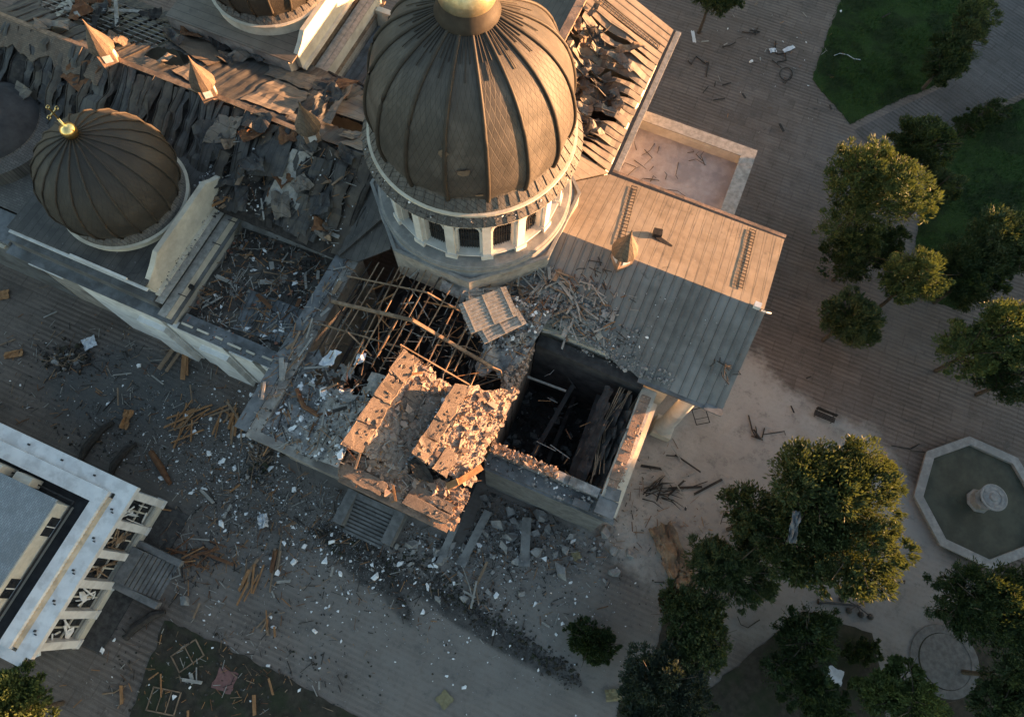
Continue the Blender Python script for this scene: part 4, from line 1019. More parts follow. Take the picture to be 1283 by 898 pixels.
m = MB(); m.lathe([(.35, 1.3), (.38, 1.8), (.7, 2.1), (1.15, 2.35), (1.2, 2.5), (1.12, 2.54), (.95, 2.46), (.7, 2.5), (.66, 2.44), (.4, 2.46), (.32, 2.6), (.02, 2.62)], 32)
for k in range(8):
    a = 2*PI*k/8; m.box((.82*math.cos(a), .82*math.sin(a), 2.49), (.16, .26, .06), a)
part(m, 'bowl', 'stone', FT, smooth=False)

# ------------------------------------------------------------------ trees
def leaf_cloud(m, clumps, n, L, W, rr, up=.5, mi=0):
    tot = sum(c[3]**2 for c in clumps)
    for cx, cy, cz, cr, fl in clumps:
        k = int(n*cr*cr/tot)
        tufts = max(3, int(cr*cr*5)); lf = rr.uniform(.65, 1.4); k = int(k*rr.uniform(.45, 1.3)/lf)
        dirs = []
        for _ in range(tufts):
            d = Vector((rr.gauss(0, 1), rr.gauss(0, 1), rr.gauss(.45, .9))).normalized(); dirs.append(d)
        for _ in range(k):
            d = rr.choice(dirs); j = Vector((rr.gauss(0, 1), rr.gauss(0, 1), rr.gauss(0, 1)))*.20
            q = (d+j).normalized(); rad = cr*(1-.55*rr.random()**2.2)*(.82+.3*rr.random())
            p = Vector((cx+q.x*rad, cy+q.y*rad, max(.1, cz+q.z*rad*fl)))
            ax = (q+Vector((rr.gauss(0, .45), rr.gauss(0, .45), up+rr.gauss(0, .4)))).normalized()
            s = ax.cross(Vector((rr.gauss(0, 1), rr.gauss(0, 1), rr.gauss(0, 1)))).normalized()
            l = L*lf*rr.uniform(.6, 1.35); w = W*lf*rr.uniform(.6, 1.3)
            a = p-ax*l*.5; b = p+ax*l*.5; mid = p+ax.cross(s)*w*.15
            m.add([a, mid+s*w*.5, b, mid-s*w*.5], [(0, 1, 2, 3)], mi)
def tree(name, label, px, py, h, rads, leaf, seed, n, L=.42, W=.17, group=None, fl=.8, up=.5, trunk=.22, cat='tree'):
    """rads: list of crown clumps (dx, dy, z, r) in metres about the foot; px, py = crown centre in the photo at height h*.65"""
    rr = random.Random(seed); base = at(px, py, h*.65)
    T = thing(name, label, cat, (base.x, base.y, 0), 0, group)
    m = MB(); m.tube([(0, 0, -.05), (.05, .02, h*.25), (-.04, .06, h*.5), (.03, 0, h*.85)], [trunk, trunk*.8, trunk*.55, trunk*.15], 8)
    for k in range(7):
        a = rr.uniform(0, 6.28); z0 = h*rr.uniform(.25, .6); dx, dy, z, r = rr.choice(rads)
        e = Vector((dx+math.cos(a)*r*.55, dy+math.sin(a)*r*.55, z+r*.2)); s = Vector((0, 0, z0))
        m.tube([s, (s+e)/2+Vector((0, 0, .3)), e], [trunk*.45, trunk*.28, .03], 6)
    for dx, dy, z, r in rads:
        for k in range(5):
            d = Vector((rr.gauss(0, 1), rr.gauss(0, 1), rr.gauss(.4, .5))).normalized(); c0 = Vector((dx, dy, z)); m.tube([c0*.9, c0+d*r*.7, c0+d*r*rr.uniform(1.15, 1.45)], [.07, .04, .012], 4)
    part(m, 'trunk', 'bark', T)
    m = MB(); cl = []; GR = 1.12 if group == SP else 1.24; dz = h*.02
    for dx, dy, z, r in rads:
        dx *= 1.12; dy *= 1.12; r *= GR
        cl.append((dx, dy, z, r*.82, fl)); cl.append((dx*.8, dy*.8, z-r*.5, r*.62, fl))
        for k in range(int(9+r*3)):
            d = Vector((rr.gauss(0, 1), rr.gauss(0, 1), rr.gauss(.3, .8))).normalized(); f = rr.uniform(.55, .85)
            cl.append((dx+d.x*r*f, dy+d.y*r*f, z+d.z*r*f*fl, r*rr.uniform(.22, .42), fl))
    leaf_cloud(m, cl, int(n*2.7), L*.8, W*.72, rr, up); part(m, 'crown', leaf, T)
    return T
SP = 'trees south of the sandy plaza'
PK = 'park trees east of the cathedral'
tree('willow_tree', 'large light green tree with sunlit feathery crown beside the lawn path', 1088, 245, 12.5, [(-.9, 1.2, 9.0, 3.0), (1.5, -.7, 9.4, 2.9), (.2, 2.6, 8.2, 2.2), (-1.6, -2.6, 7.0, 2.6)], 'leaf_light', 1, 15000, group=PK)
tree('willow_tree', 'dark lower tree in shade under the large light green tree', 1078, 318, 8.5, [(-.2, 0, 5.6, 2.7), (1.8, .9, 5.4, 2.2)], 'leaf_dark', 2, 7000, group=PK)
tree('willow_tree', 'small yellow green sunlit tree between two darker trees by the paved gap', 1143, 352, 11.5, [(0, 0, 8.6, 2.3), (-.9, .3, 7.2, 1.8)], 'leaf_light', 3, 7000, group=PK)
tree('willow_tree', 'round olive tree standing alone on the plaza off the east gable', 1066, 398, 8.6, [(0, 0, 5.6, 2.35), (.8, -.6, 5.0, 1.9)], 'leaf_mid', 4, 7000, group=PK)
tree('willow_tree', 'dull grey green tree on the corner of the garden path', 1158, 183, 9.5, [(0, 0, 6.4, 2.6), (1.2, .6, 5.6, 2.2), (-.6, 1.6, 5, 1.6)], 'leaf_dark', 5, 8000, group=PK)
tree('willow_tree', 'little fresh green tree tucked behind the large light green tree', 1176, 234, 8.6, [(0, 0, 5.8, 1.7)], 'leaf_mid', 6, 3500, group=PK)
tree('willow_tree', 'wide dark tree inside the eastern lawn at the frame edge', 1252, 298, 10.5, [(0, 0, 7.2, 2.9), (-2.1, -1.6, 6.4, 2.5), (1.8, -1.2, 7.4, 2.3)], 'leaf_mid', 7, 11000, group=PK)
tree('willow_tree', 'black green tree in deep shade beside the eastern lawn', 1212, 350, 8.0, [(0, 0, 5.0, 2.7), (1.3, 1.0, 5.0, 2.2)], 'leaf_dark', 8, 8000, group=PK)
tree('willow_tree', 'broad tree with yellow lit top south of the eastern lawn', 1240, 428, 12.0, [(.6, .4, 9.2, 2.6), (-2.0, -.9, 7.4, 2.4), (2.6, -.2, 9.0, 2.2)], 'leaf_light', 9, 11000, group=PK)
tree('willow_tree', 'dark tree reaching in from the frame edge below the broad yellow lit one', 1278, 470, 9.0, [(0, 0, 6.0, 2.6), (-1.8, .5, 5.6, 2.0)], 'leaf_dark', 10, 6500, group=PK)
tree('willow_tree', 'tall slim tree at the north corner of the northern lawn', 1220, 25, 9.5, [(0, 0, 6.4, 2.2), (-.9, -2.2, 5.4, 2.0)], 'leaf_mid', 11, 7500, group=PK)
tree('willow_tree', 'dark hedge like tree along the east side of the northern lawn', 1186, 75, 7.0, [(0, 0, 4.4, 2.0), (.8, 1.6, 4.4, 1.9), (-.6, -1.2, 4.0, 1.5)], 'leaf_dark', 12, 7000, group=PK)
tree('willow_tree', 'dark tree cut by the top edge above the north plaza', 893, -8, 8.5, [(0, 0, 5.6, 2.3), (1.6, .6, 5.4, 2.0)], 'leaf_dark', 13, 6500, group=PK)
tree('shrub', 'low dark hedge shrub on the tip of the eastern lawn', 1228, 148, 2.6, [(-1.3, -.6, 1.3, 1.3), (.4, .3, 1.4, 1.4), (2.0, 1.2, 1.4, 1.4)], 'leaf_dark', 14, 4500, .34, .15, trunk=.08, cat='shrub')
SP = 'trees south of the sandy plaza'
tree('maple_tree', 'biggest dense tree with golden lit edge next to the fountain', 1022, 648, 15.0, [(.2, 1.6, 10.4, 4.0), (2.4, 1.4, 11.2, 3.4), (2.1, -2.4, 10.6, 3.3), (-.6, -1.6, 8.2, 3.2), (-3.6, .8, 7.2, 2.4)], 'leaf_mid', 21, 30000, .46, .2, SP, .85, .7, .35)
tree('maple_tree', 'spiky mid green tree left of the biggest tree', 913, 714, 8.0, [(0, 0, 5.2, 2.7), (-1.2, .6, 4.6, 2.3), (1.2, -.6, 4.8, 2.3)], 'leaf_mid', 22, 11000, .5, .14, SP, .8, .3)
tree('maple_tree', 'thin dark tree with bare twigs behind the spiky one', 935, 655, 7.2, [(0, 0, 4.8, 1.6), (1.0, -1.2, 4.6, 1.8)], 'leaf_dark', 23, 3800, .4, .16, SP)
tree('maple_tree', 'green leafy tree bordering the path below the spiky tree', 866, 790, 8.5, [(0, 1.2, 5.4, 2.3), (.4, -.8, 5.6, 2.4), (1.0, .4, 5.0, 2.0)], 'leaf_mid', 24, 11000, .4, .2, SP)
tree('maple_tree', 'bluish dark tree on the grey rubble edge at the bottom', 822, 856, 8.8, [(0, 0, 5.6, 2.8), (1.6, -1.2, 5.8, 2.5), (-.8, -1.8, 5.0, 2.0)], 'leaf_blue', 25, 11000, .4, .2, SP)
tree('maple_tree', 'small russet tree at the head of the planted strip', 862, 752, 6.2, [(0, 0, 4.2, 1.2), (-1.0, -.2, 3.8, 1.3)], 'leaf_red', 26, 3200, .36, .17, SP)
tree('shrub', 'round dark bush alone on the dust grey plaza', 741, 803, 2.6, [(0, 0, 1.3, 1.7), (.6, -.3, 1.2, 1.4), (-.5, .4, 1.1, 1.3)], 'leaf_dark', 27, 6000, .32, .16, trunk=.1, cat='shrub')
tree('maple_tree', 'wide dark tree under the fountain at the right edge', 1240, 768, 10.5, [(0, 0, 7.2, 3.5), (2.4, .6, 7.4, 3.0), (-1.6, .8, 6.4, 2.4)], 'leaf_dark', 28, 14000, .42, .16, SP)
tree('maple_tree', 'tree with mottled lit leaves in the bottom right corner', 1272, 850, 9.5, [(0, 0, 6.6, 2.6), (1.2, -1.4, 6.4, 2.4), (-1.6, -1.8, 6, 2.0)], 'leaf_mid', 29, 8500, .42, .18, SP)
tree('maple_tree', 'dim dark tree inside the brown bed at the bottom', 1012, 805, 7.0, [(0, 0, 4.6, 2.4), (.9, 1.2, 4.2, 1.8), (-1.8, -1.8, 4.0, 1.9)], 'leaf_dark', 30, 8000, .4, .18, SP)
tree('maple_tree', 'second dim tree of the brown bed at the bottom edge', 1015, 868, 6.4, [(0, 0, 4.2, 2.0), (.9, -.8, 4.2, 1.8)], 'leaf_dark', 31, 5000, .4, .18, SP)
tree('shrub', 'dark little bush on the soil bed near the white board', 1078, 818, 2.2, [(0, 0, 1.1, 1.1), (.8, .1, 1.1, 1.0)], 'leaf_dark', 32, 3200, .3, .15, trunk=.06, cat='shrub')
tree('maple_tree', 'tree with golden green top at the bottom edge before the round pad', 1142, 878, 9.0, [(0, -.4, 6.4, 2.2), (-1.6, .2, 5.2, 2.0), (.2, 1.4, 5.0, 1.6)], 'leaf_light', 33, 9000, .4, .18, SP)
tree('maple_tree', 'yellow green tree top cut by the bottom left corner', 18, 893, 9.0, [(0, 0, 6.2, 2.4), (-1.6, .4, 6.0, 2.2)], 'leaf_light', 34, 9000, .4, .18)

# ------------------------------------------------------------------ unseen city blocks added east of the square, heights set to shade it
r = random.Random(5)
t = NT('house_front'); b_ = t.new('ShaderNodeTexBrick', Vector=t.co(), Scale=.4, Color1=(.4, .36, .3), Color2=(.45, .40, .33), Mortar=(.34, .3, .26)); t.out(b_.outputs[0], .9); M['house'] = t.mat
y = -70.0; k = 0
while y < 175:
    w = r.uniform(14, 24); hgt = r.uniform(15.4, 16.4) if y+w/2 > 10 else r.uniform(19.8, 20.4)
    B = thing('unseen_house', ['ochre', 'grey', 'cream', 'pale'][k % 4]+' unseen town house added east of the square to shade it', 'town house', (116, y+w/2, 0), 0, 'unseen town houses added to shade the square')
    m = MB(); m.span((-6, -w/2+.05, 0), (8, w/2-.05, hgt-1)); part(m, 'wall', 'house', B)
    m = MB(); m.slab([(-6.4, -w/2, hgt-1), (1, -w/2, hgt), (1, w/2, hgt), (-6.4, w/2, hgt-1)], .2); m.slab([(1, -w/2, hgt), (8.4, -w/2, hgt-1), (8.4, w/2, hgt-1), (1, w/2, hgt)], .2); part(m, 'roof', 'zinc', B)
    for fl_ in range(4):
        for i in range(int(w/3)):
            m = MB(); m.box((-6.03, -w/2+1.5+i*3, 2.2+fl_*3.6), (.12, 1.2, 2.0)); part(m, 'window', 'glass', B)
    y += w; k += 1

# ------------------------------------------------------------------ round paved pad and its border
pc = at(1183, 828); m = MB(); m.lathe([(2.9, .02), (2.9, .1), (2.25, .11), (2.24, .02)], 40, (pc.x, pc.y)); structure(m.build('round_kerb', M['kerb']))
m = MB(); m.lathe([(2.2, .065), (2.2, .08), (.02, .082)], 40, (pc.x+.1, pc.y)); structure(m.build('paved_pad', M['kerb']))

# ------------------------------------------------------------------ debris
def inst(proto, name, label, cat, group, p, rz, sc=(1, 1, 1), tilt=(0, 0)):
    o = proto.copy(); C.objects.link(o); o.name = name; o.location = p; o.rotation_euler = (tilt[0], tilt[1], rz); o.scale = sc
    return tag(o, label, cat, group)
rb = random.Random(77)
def proto_chunk(seed, mat, flat):
    r = random.Random(seed); m = MB(); m.chunk((0, 0, 0), (1, r.uniform(.6, 1), .5), r, 0, flat)
    me = bpy.data.meshes.new('chunk'); me.from_pydata(m.v, [], m.f); me.materials.append(M[mat]); return bpy.data.objects.new('chunk', me)
def proto_plank(seed, mat, w, h):
    r = random.Random(seed); m = MB(); y = w/2
    m.add([(-.5, -y, 0), (-.5+r.uniform(0, .05), y, 0), (.5, -y, 0), (.5-r.uniform(0, .06), y, 0), (-.5+r.uniform(0, .03), -y, h), (-.5+r.uniform(0, .07), y, h), (.5-r.uniform(0, .05), -y, h), (.5-r.uniform(0, .05), y, h)],
          [(0, 1, 3, 2), (4, 6, 7, 5), (0, 2, 6, 4), (1, 5, 7, 3), (0, 4, 5, 1), (2, 3, 7, 6)])
    me = bpy.data.meshes.new('plank'); me.from_pydata(m.v, [], m.f); me.materials.append(M[mat]); return bpy.data.objects.new('plank', me)
WCH = [proto_chunk(100+i, 'white_chunk', .8) for i in range(9)]
GCH = [proto_chunk(200+i, 'rubble_grey', 1.0) for i in range(7)]
BCH = [proto_chunk(300+i, 'brick', 1.0) for i in range(4)]
PCH = [proto_chunk(400+i, 'rubble_warm', 1.0) for i in range(6)]
PL = {k: [proto_plank(500+i, k, w, h) for i, (w, h) in enumerate(((.12, .05), (.2, .05), (.09, .08)))] for k in ('wood', 'wood_orange', 'wood_grey', 'charred', 'rust')}
def gz(u, v):                            # walking height of what lies at (u, v) in the church frame
    if -18.9 < u < -8.6 and -16.9 < v < -8: return 8.95
    return 0.0
def scatter_px(cx, cy, sx, sy, z=0.0, rot=0.0, r=rb):
    a, b = r.gauss(0, 1)*sx, r.gauss(0, 1)*sy
    return at(cx+a*math.cos(rot)-b*math.sin(rot), cy+a*math.sin(rot)+b*math.cos(rot), z)
def blocked(p):                          # inside a building footprint
    u, v, _ = W2L(p)
    return (-8.9 < u < 9.3 and v > -24.3) or (u >= 9 and u < 20 and -19 < v < 19) or (u < -8 and v > -18.4 and v < 20) or (u < -15.3 and -45 < v < -30.5) or (20 < u < 23 and -8.5 < v < 8.5) or (-1.8 < u < 4 and v > -27.2)
# white plaster chunks on the plaza, the largest ones each on its own
zones = [(430, 680, 75, 32, 52), (300, 590, 45, 38, 44), (540, 700, 80, 36, 40), (350, 550, 35, 32, 26), (130, 470, 110, 45, 14), (330, 790, 70, 45, 14), (650, 690, 60, 40, 18), (700, 800, 110, 50, 14), (950, 60, 60, 40, 6), (180, 820, 70, 40, 10)]
for zx, zy, sx, sy, n in zones:
    k = 0
    while k < n:
        p = scatter_px(zx, zy, sx, sy)
        if blocked(p): continue
        s = rb.choice((.22, .26, .3, .32, .36, .42, .55, .8)) * rb.uniform(.8, 1.15); k += 1
        p.z = s*.14
        inst(rb.choice(WCH), 'plaster_chunk', 'white plaster chunk broken from the cathedral, lying on the plaza paving', 'rubble', 'white plaster chunks on the plaza', p, rb.uniform(0, 6.3), (s, s*rb.uniform(.5, 1), s*rb.uniform(.5, .9)))
for k in range(34):                      # on the low aisle roof
    p = L2W(rb.uniform(-18.3, -9.2), rb.uniform(-16.4, -9), 9.05); s = rb.choice((.25, .3, .4, .5, .7))
    inst(rb.choice(WCH), 'plaster_chunk', 'white plaster chunk on the sooty low roof between small dome and burnt rafters', 'rubble', 'white plaster chunks on the low roof', p, rb.uniform(0, 6.3), (s, s*rb.uniform(.4, 1), s*.6))
for k in range(34):                      # on the rubble deck of the south arm
    s = rb.choice((.3, .35, .45, .6, .9)); a, b = rb.random(), rb.random()*.75; q = deck(a, b)
    inst(rb.choice(WCH), 'plaster_chunk', 'white plaster chunk on the grey rubble deck left of the sunlit slabs', 'rubble', 'white plaster chunks on the rubble deck', L2W(q[0], q[1], q[2]+.1), rb.uniform(0, 6.3), (s, s*rb.uniform(.5, 1), s*.6), (rb.uniform(-.3, .3), rb.uniform(-.3, .3)))
# grey stones below the south front and round the corner chapel
k = 0
while k < 110:
    p = scatter_px(*rb.choice(((625, 655, 42, 30), (560, 690, 60, 30), (680, 680, 50, 30))))
    if blocked(p): continue
    k += 1; s = rb.choice((.3, .4, .5, .6, .8, 1.1, 1.5))*rb.uniform(.8, 1.2); p.z = s*.2
    inst(rb.choice(GCH), 'masonry_block', 'grey dusty masonry lump heaped under the broken south wall', 'rubble', 'masonry lumps under the south wall', p, rb.uniform(0, 6.3), (s, s*rb.uniform(.5, 1), s*rb.uniform(.5, 1)), (rb.uniform(-.4, .4), rb.uniform(-.4, .4)))
for px, py, w, a in ((655, 655, 1.9, .3), (640, 640, 1.4, 1.2), (672, 668, 1.3, .8), (716, 672, 1.1, .2)):
    inst(GCH[int(w*10) % 7], 'wall_fragment', 'pale broad wall fragment on the rubble at the chapel foot, %s' % {19: 'the biggest one', 14: 'nearest the broken wall', 13: 'beside the upright fallen pillar', 11: 'farthest from the steps'}[int(w*10)], 'wall fragment', None, at(px, py, .35), a, (w, w*.7, .5), (.2, -.15))
# fallen stone beams
for px0, py0, px1, py1, w, lab in ((556, 692, 572, 655, .62, 'grey stone beam fallen beside the steps, first of three'), (580, 702, 612, 640, .7, 'long grey stone beam fallen between steps and chapel'), (657, 702, 660, 648, .8, 'upright looking grey stone beam on the rubble below the chapel corner')):
    a, b = at(px0, py0, .3), at(px1, py1, .9); m = MB(); m.bar((0, 0, 0), b-a, w, .5); m.box((0, 0, 0), (w*1.25, w*1.25, .55), math.atan2((b-a).y, (b-a).x)); o = m.build('fallen_beam', M['step'], None, loc=a); tag(o, lab, 'stone beam')
# timber
def plank(px, py, ang, L, mat, label, group, z=.05, sc=1.0, tilt=0.0):
    p = at(px, py, z) if not isinstance(px, Vector) else px
    inst(rb.choice(PL[mat]), 'plank', label, 'plank', group, p, ang, (L, sc*rb.uniform(.8, 1.5), 1), (0, tilt))
def bundle(cx, cy, sx, sy, ang, spread, n, L0, L1, mats, label, group, z=.1, sc=1.0):
    for i in range(n):
        p = scatter_px(cx, cy, sx, sy, z+rb.uniform(0, .25))
        plank(p, 0, ang+rb.gauss(0, spread), rb.uniform(L0, L1), rb.choice(mats), label, group, sc=sc, tilt=rb.uniform(-.08, .08))
OR = ['wood_orange', 'wood_orange', 'wood']
bundle(228, 530, 14, 9, .6, .5, 13, 1.2, 3.4, OR, 'orange brown lath of the scattered pile nearest the white building', 'laths of the pile by the white building')
bundle(292, 526, 11, 9, 1.5, .35, 15, 1.2, 3.0, OR, 'orange brown lath of the fanned pile near the low church wall', 'laths of the pile near the low church wall')
bundle(258, 520, 14, 6, .3, .3, 7, 1.5, 3.0, OR, 'loose lath between the two orange lath piles', 'laths between the two piles')
bundle(250, 695, 22, 10, .1, .4, 14, 1.0, 3.2, ['rust', 'wood_orange', 'rust'], 'reddish lath of the heap east of the pavilion steps', 'reddish laths east of the pavilion steps')
bundle(313, 724, 6, 8, 1.35, .2, 9, 1.2, 2.6, OR, 'golden lath of the small upright bundle on the grey plaza', 'laths of the small bundle')
bundle(340, 706, 6, 10, 1.5, .12, 7, 1.6, 2.8, ['wood', 'rust'], 'dark brown board of the stack beside the small golden bundle', 'boards of the brown stack')
bundle(335, 782, 6, 6, 1.5, .3, 6, .8, 1.8, OR, 'short golden lath of the tiny pile at the soil bed corner', 'laths of the tiny pile')
bundle(590, 740, 8, 14, 1.9, .5, 7, 1.0, 2.6, ['wood', 'wood_grey'], 'thin brown stick on the grey dust in front of the steps', 'sticks in front of the steps')
bundle(232, 447, 3, 3, 1.70, .05, 3, 3.2, 4.0, ['wood_orange'], 'long orange plank lying by the white buttress foot', 'planks by the white buttress', sc=2.4)
bundle(216, 447, 3, 3, 1.2, .05, 2, 2.6, 3.2, ['wood'], 'long dull brown plank beside the orange planks by the white buttress', 'dull planks by the white buttress', sc=2.4)
bundle(120, 470, 100, 45, 0, 2, 16, .7, 2.2, ['wood', 'charred', 'wood_grey'], 'thin splintered stick on the sooty paving west of the ruin', 'sticks on the sooty paving')
bundle(330, 690, 100, 60, 0, 2, 12, .6, 1.9, ['wood', 'charred', 'wood_grey', 'wood_orange'], 'splintered stick strewn over the plaza in front of the pavilion', 'sticks strewn over the plaza')
bundle(300, 850, 80, 30, 0, 2, 12, .6, 2.0, ['wood_grey', 'wood', 'wood_orange'], 'pale stick strewn over the dark soil bed', 'sticks on the soil bed')
bundle(560, 790, 110, 50, 0, 2, 6, .5, 1.5, ['wood_grey', 'charred'], 'small stick strewn over the open grey dust', 'sticks on the open dust')
bundle(830, 600, 22, 18, .2, 1.0, 14, 1.0, 3.4, ['charred', 'wood_grey'], 'dark broken branch of the tangle by the chapel corner', 'branches by the chapel corner')
bundle(1000, 640, 120, 130, 0, 2, 0, .5, 1.5, ['charred'], 'x', 'x')
bundle(940, 100, 70, 70, 0, 2, 14, .5, 1.6, ['charred', 'charred', 'wood_grey'], 'dark metal splinter on the banded north plaza', 'splinters on the north plaza')
bundle(920, 560, 60, 50, 0, 2, 8, .4, 1.2, ['charred'], 'dark splinter on the pale sand', 'splinters on the pale sand')
# timber on the roofs
def roof_bundle(u0, u1, v0, v1, n, zf, L0, L1, mats, label, group, ang=None):
    for i in range(n):
        u, v = rb.uniform(u0, u1), rb.uniform(v0, v1); p = L2W(u, v, zf(u, v)+rb.uniform(.06, .35))
        inst(rb.choice(PL[rb.choice(mats)]), 'plank', label, 'plank', group, p, rb.uniform(0, 6.3) if ang is None else ang+rb.gauss(0, .35), (rb.uniform(L0, L1), rb.uniform(.9, 2), 1), (0, rb.uniform(-.2, .2)))
roof_bundle(5.0, 11.5, -7.6, -3.6, 44, lambda u, v: plane_s(v), .8, 2.6, ['wood_grey', 'wood_grey', 'wood'], 'grey splintered board in the tangle on the east roof below the drum', 'boards tangled below the drum')
roof_bundle(10.5, 14, -7.2, -3.4, 12, lambda u, v: plane_s(v), .6, 2.2, ['wood_grey'], 'dusty grey stick on the seamed roof right of the tangle', 'sticks on the seamed roof')
roof_bundle(-18.5, -9.0, -16.5, -8.6, 20, lambda u, v: 8.95, .6, 2.4, ['wood', 'wood_grey', 'rust'], 'broken stick on the sooty low roof between small dome and burnt rafters', 'sticks on the low roof')
roof_bundle(-8.6, -7.0, -21, -9, 18, lambda u, v: 12.02, .5, 2.0, ['wood', 'wood_grey'], 'stick on the dusty wall head beside the burnt rafters', 'sticks on the wall head', 1.1)
roof_bundle(-20.5, -19.3, -8, -6.2, 16, lambda u, v: 12.2, .8, 1.8, ['wood', 'wood_orange'], 'straw coloured lath bunched at the end of the cream gable', 'laths at the cream gable', .7)
roof_bundle(-6.5, -1.0, -22.5, -17, 10, lambda u, v: sarm(u)-1.4, .5, 2.2, ['wood', 'charred', 'wood_grey'], 'splintered stick on the grey rubble deck', 'sticks on the rubble deck')
roof_bundle(1.0, 9.0, -24, -15, 10, lambda u, v: sarm(u)-.1, .4, 1.5, ['wood_orange', 'wood'], 'sunlit splinter lying on the peach coloured slabs', 'splinters on the sunlit slabs')
# boards nailed to battens
for c, w, l, rot, tilt, n, lab in ((at(612, 388, 14.9), 3.9, 2.5, .42, .15, 9, 'large slatted board panel at the drum foot'), (at(628, 408, 14.5), 3.6, 1.5, .50, -.05, 5, 'smaller slatted panel split off below the large one'), (at(606, 370, 14.4), 2.8, 1.2, .1, .1, 4, 'slatted panel half under the large one near the drum')):
    p = c; m = slats((0, 0, 0), w, l, 0, tilt, n); o = m.build('slatted_panel', M['wood_grey'], None, loc=p, rz=rot); tag(o, lab, 'board panel')
# stuff: small rubble nobody could count
def rubble_field(name, mats, gens, seed, label=None):
    r = random.Random(seed); m = MB()
    for gen, n, s0, s1 in gens:
        for _ in range(n):
            p = gen(r)
            if p is None: continue
            s = s0+(s1-s0)*r.random()**2.5; m.chunk((p[0], p[1], p[2]+s*.1), (s, s*r.uniform(.4, 1), s*r.uniform(.25, .6)), r, r.randrange(len(mats)))
    o = m.build(name, [M[k] for k in mats]); o['kind'] = 'stuff'; return o
def gpx(cx, cy, sx, sy, rot=0.0):
    def f(r):
        p = scatter_px(cx, cy, sx, sy, 0, rot, r); return None if blocked(p) else p
    return f
rubble_field('rubble', ['white_chunk', 'rubble_grey', 'rubble_grey', 'rubble_grey', 'soil'], [(gpx(430, 660, 85, 36), 2600, .05, .24), (gpx(580, 720, 110, 50), 2000, .05, .24), (gpx(300, 580, 55, 45), 2000, .05, .26), (gpx(200, 560, 60, 40), 800, .05, .22), (gpx(140, 480, 120, 60), 350, .05, .2), (gpx(700, 780, 100, 60), 350, .05, .2), (gpx(300, 840, 90, 40), 300, .05, .2), (gpx(960, 70, 60, 40), 90, .05, .18)], 1)
rubble_field('rubble', ['rubble_grey', 'scorch', 'rubble_grey', 'stone'], [(gpx(610, 655, 55, 32), 1500, .1, .45), (gpx(680, 690, 60, 30), 500, .08, .4), (gpx(480, 660, 60, 30), 400, .08, .3)], 2)
def seg(px0, py0, px1, py1, w):
    def f(r):
        t_ = r.random(); return at(px0+(px1-px0)*t_+r.gauss(0, w), py0+(py1-py0)*t_+r.gauss(0, w), 0)
    return f
rubble_field('scorched_earth', ['scorch', 'scorch', 'soil'], [(seg(390, 665, 520, 710, 9), 500, .1, .5), (seg(520, 700, 600, 775, 9), 450, .1, .5), (seg(480, 700, 510, 770, 5), 160, .1, .35), (seg(590, 760, 720, 850, 8), 700, .1, .5), (gpx(120, 560, 60, 25), 300, .1, .4), (gpx(90, 450, 30, 14), 200, .1, .5)], 3)
rubble_field('soil_clods', ['soil', 'scorch'], [(gpx(320, 850, 70, 35), 500, .06, .3), (gpx(230, 860, 40, 30), 300, .06, .3)], 4)
def on(zf, u0, u1, v0, v1):
    def f(r):
        u, v = r.uniform(u0, u1), r.uniform(v0, v1); return L2W(u, v, zf(u, v))
    return f
def bil(P, dz=.1):
    P = [Vector(p) for p in P]
    def f(r):
        s, t_ = r.random(), r.random(); p = (P[0]*(1-s)+P[1]*s)*(1-t_)+(P[3]*(1-s)+P[2]*s)*t_; return L2W(p.x, p.y, p.z+dz)
    return f
S1 = [(1.6, -22.4, 14.3), (4.6, -22.2, 13.0), (5.4, -15.2, 13.0), (2.0, -14.4, 14.5)]; S2 = [(5.8, -20.9, 14.0), (9.0, -21.2, 12.6), (9.2, -13.0, 12.5), (6.4, -15.2, 14.0)]; S3 = [(.2, -24.3, 13.3), (9.2, -24.2, 12.2), (9.3, -21.4, 12.4), (.2, -22.6, 13.9)]
rubble_field('slab_rubble', ['rubble_warm', 'rubble_warm', 'peach_plaster', 'peach_plaster'], [(bil(S1, .04), 1300, .04, .26), (bil(S2, .04), 1400, .04, .3), (bil(S3, .04), 1100, .04, .3), (bil(S1, .08), 30, .5, .9), (bil(S2, .08), 34, .5, 1.0), (bil(S3, .08), 34, .5, 1.0), (bil([(7.9, -17, 12.2), (9.3, -17, 12.2), (9.3, -9.5, 12.4), (7.9, -9.5, 12.4)]), 420, .12, .6), (bil([(9.1, -17.9, 11.1), (14.5, -17.9, 11.1), (14.5, -17.1, 11.1), (9.1, -17.1, 11.1)]), 260, .1, .5), (bil([(18.3, -17, 11.2), (19.2, -17, 11.2), (19.2, -9, 11.2), (18.3, -9, 11.2)]), 120, .08, .3)], 5)
rubble_field('roof_rubble', ['rubble_grey', 'white_chunk', 'rubble_grey', 'stone'], [(bil([(3.9, -21.8, 13.0), (5.2, -21.6, 13.3), (5.6, -15.4, 13.4), (4.3, -15.4, 13.2)]), 420, .06, .5)], 16)
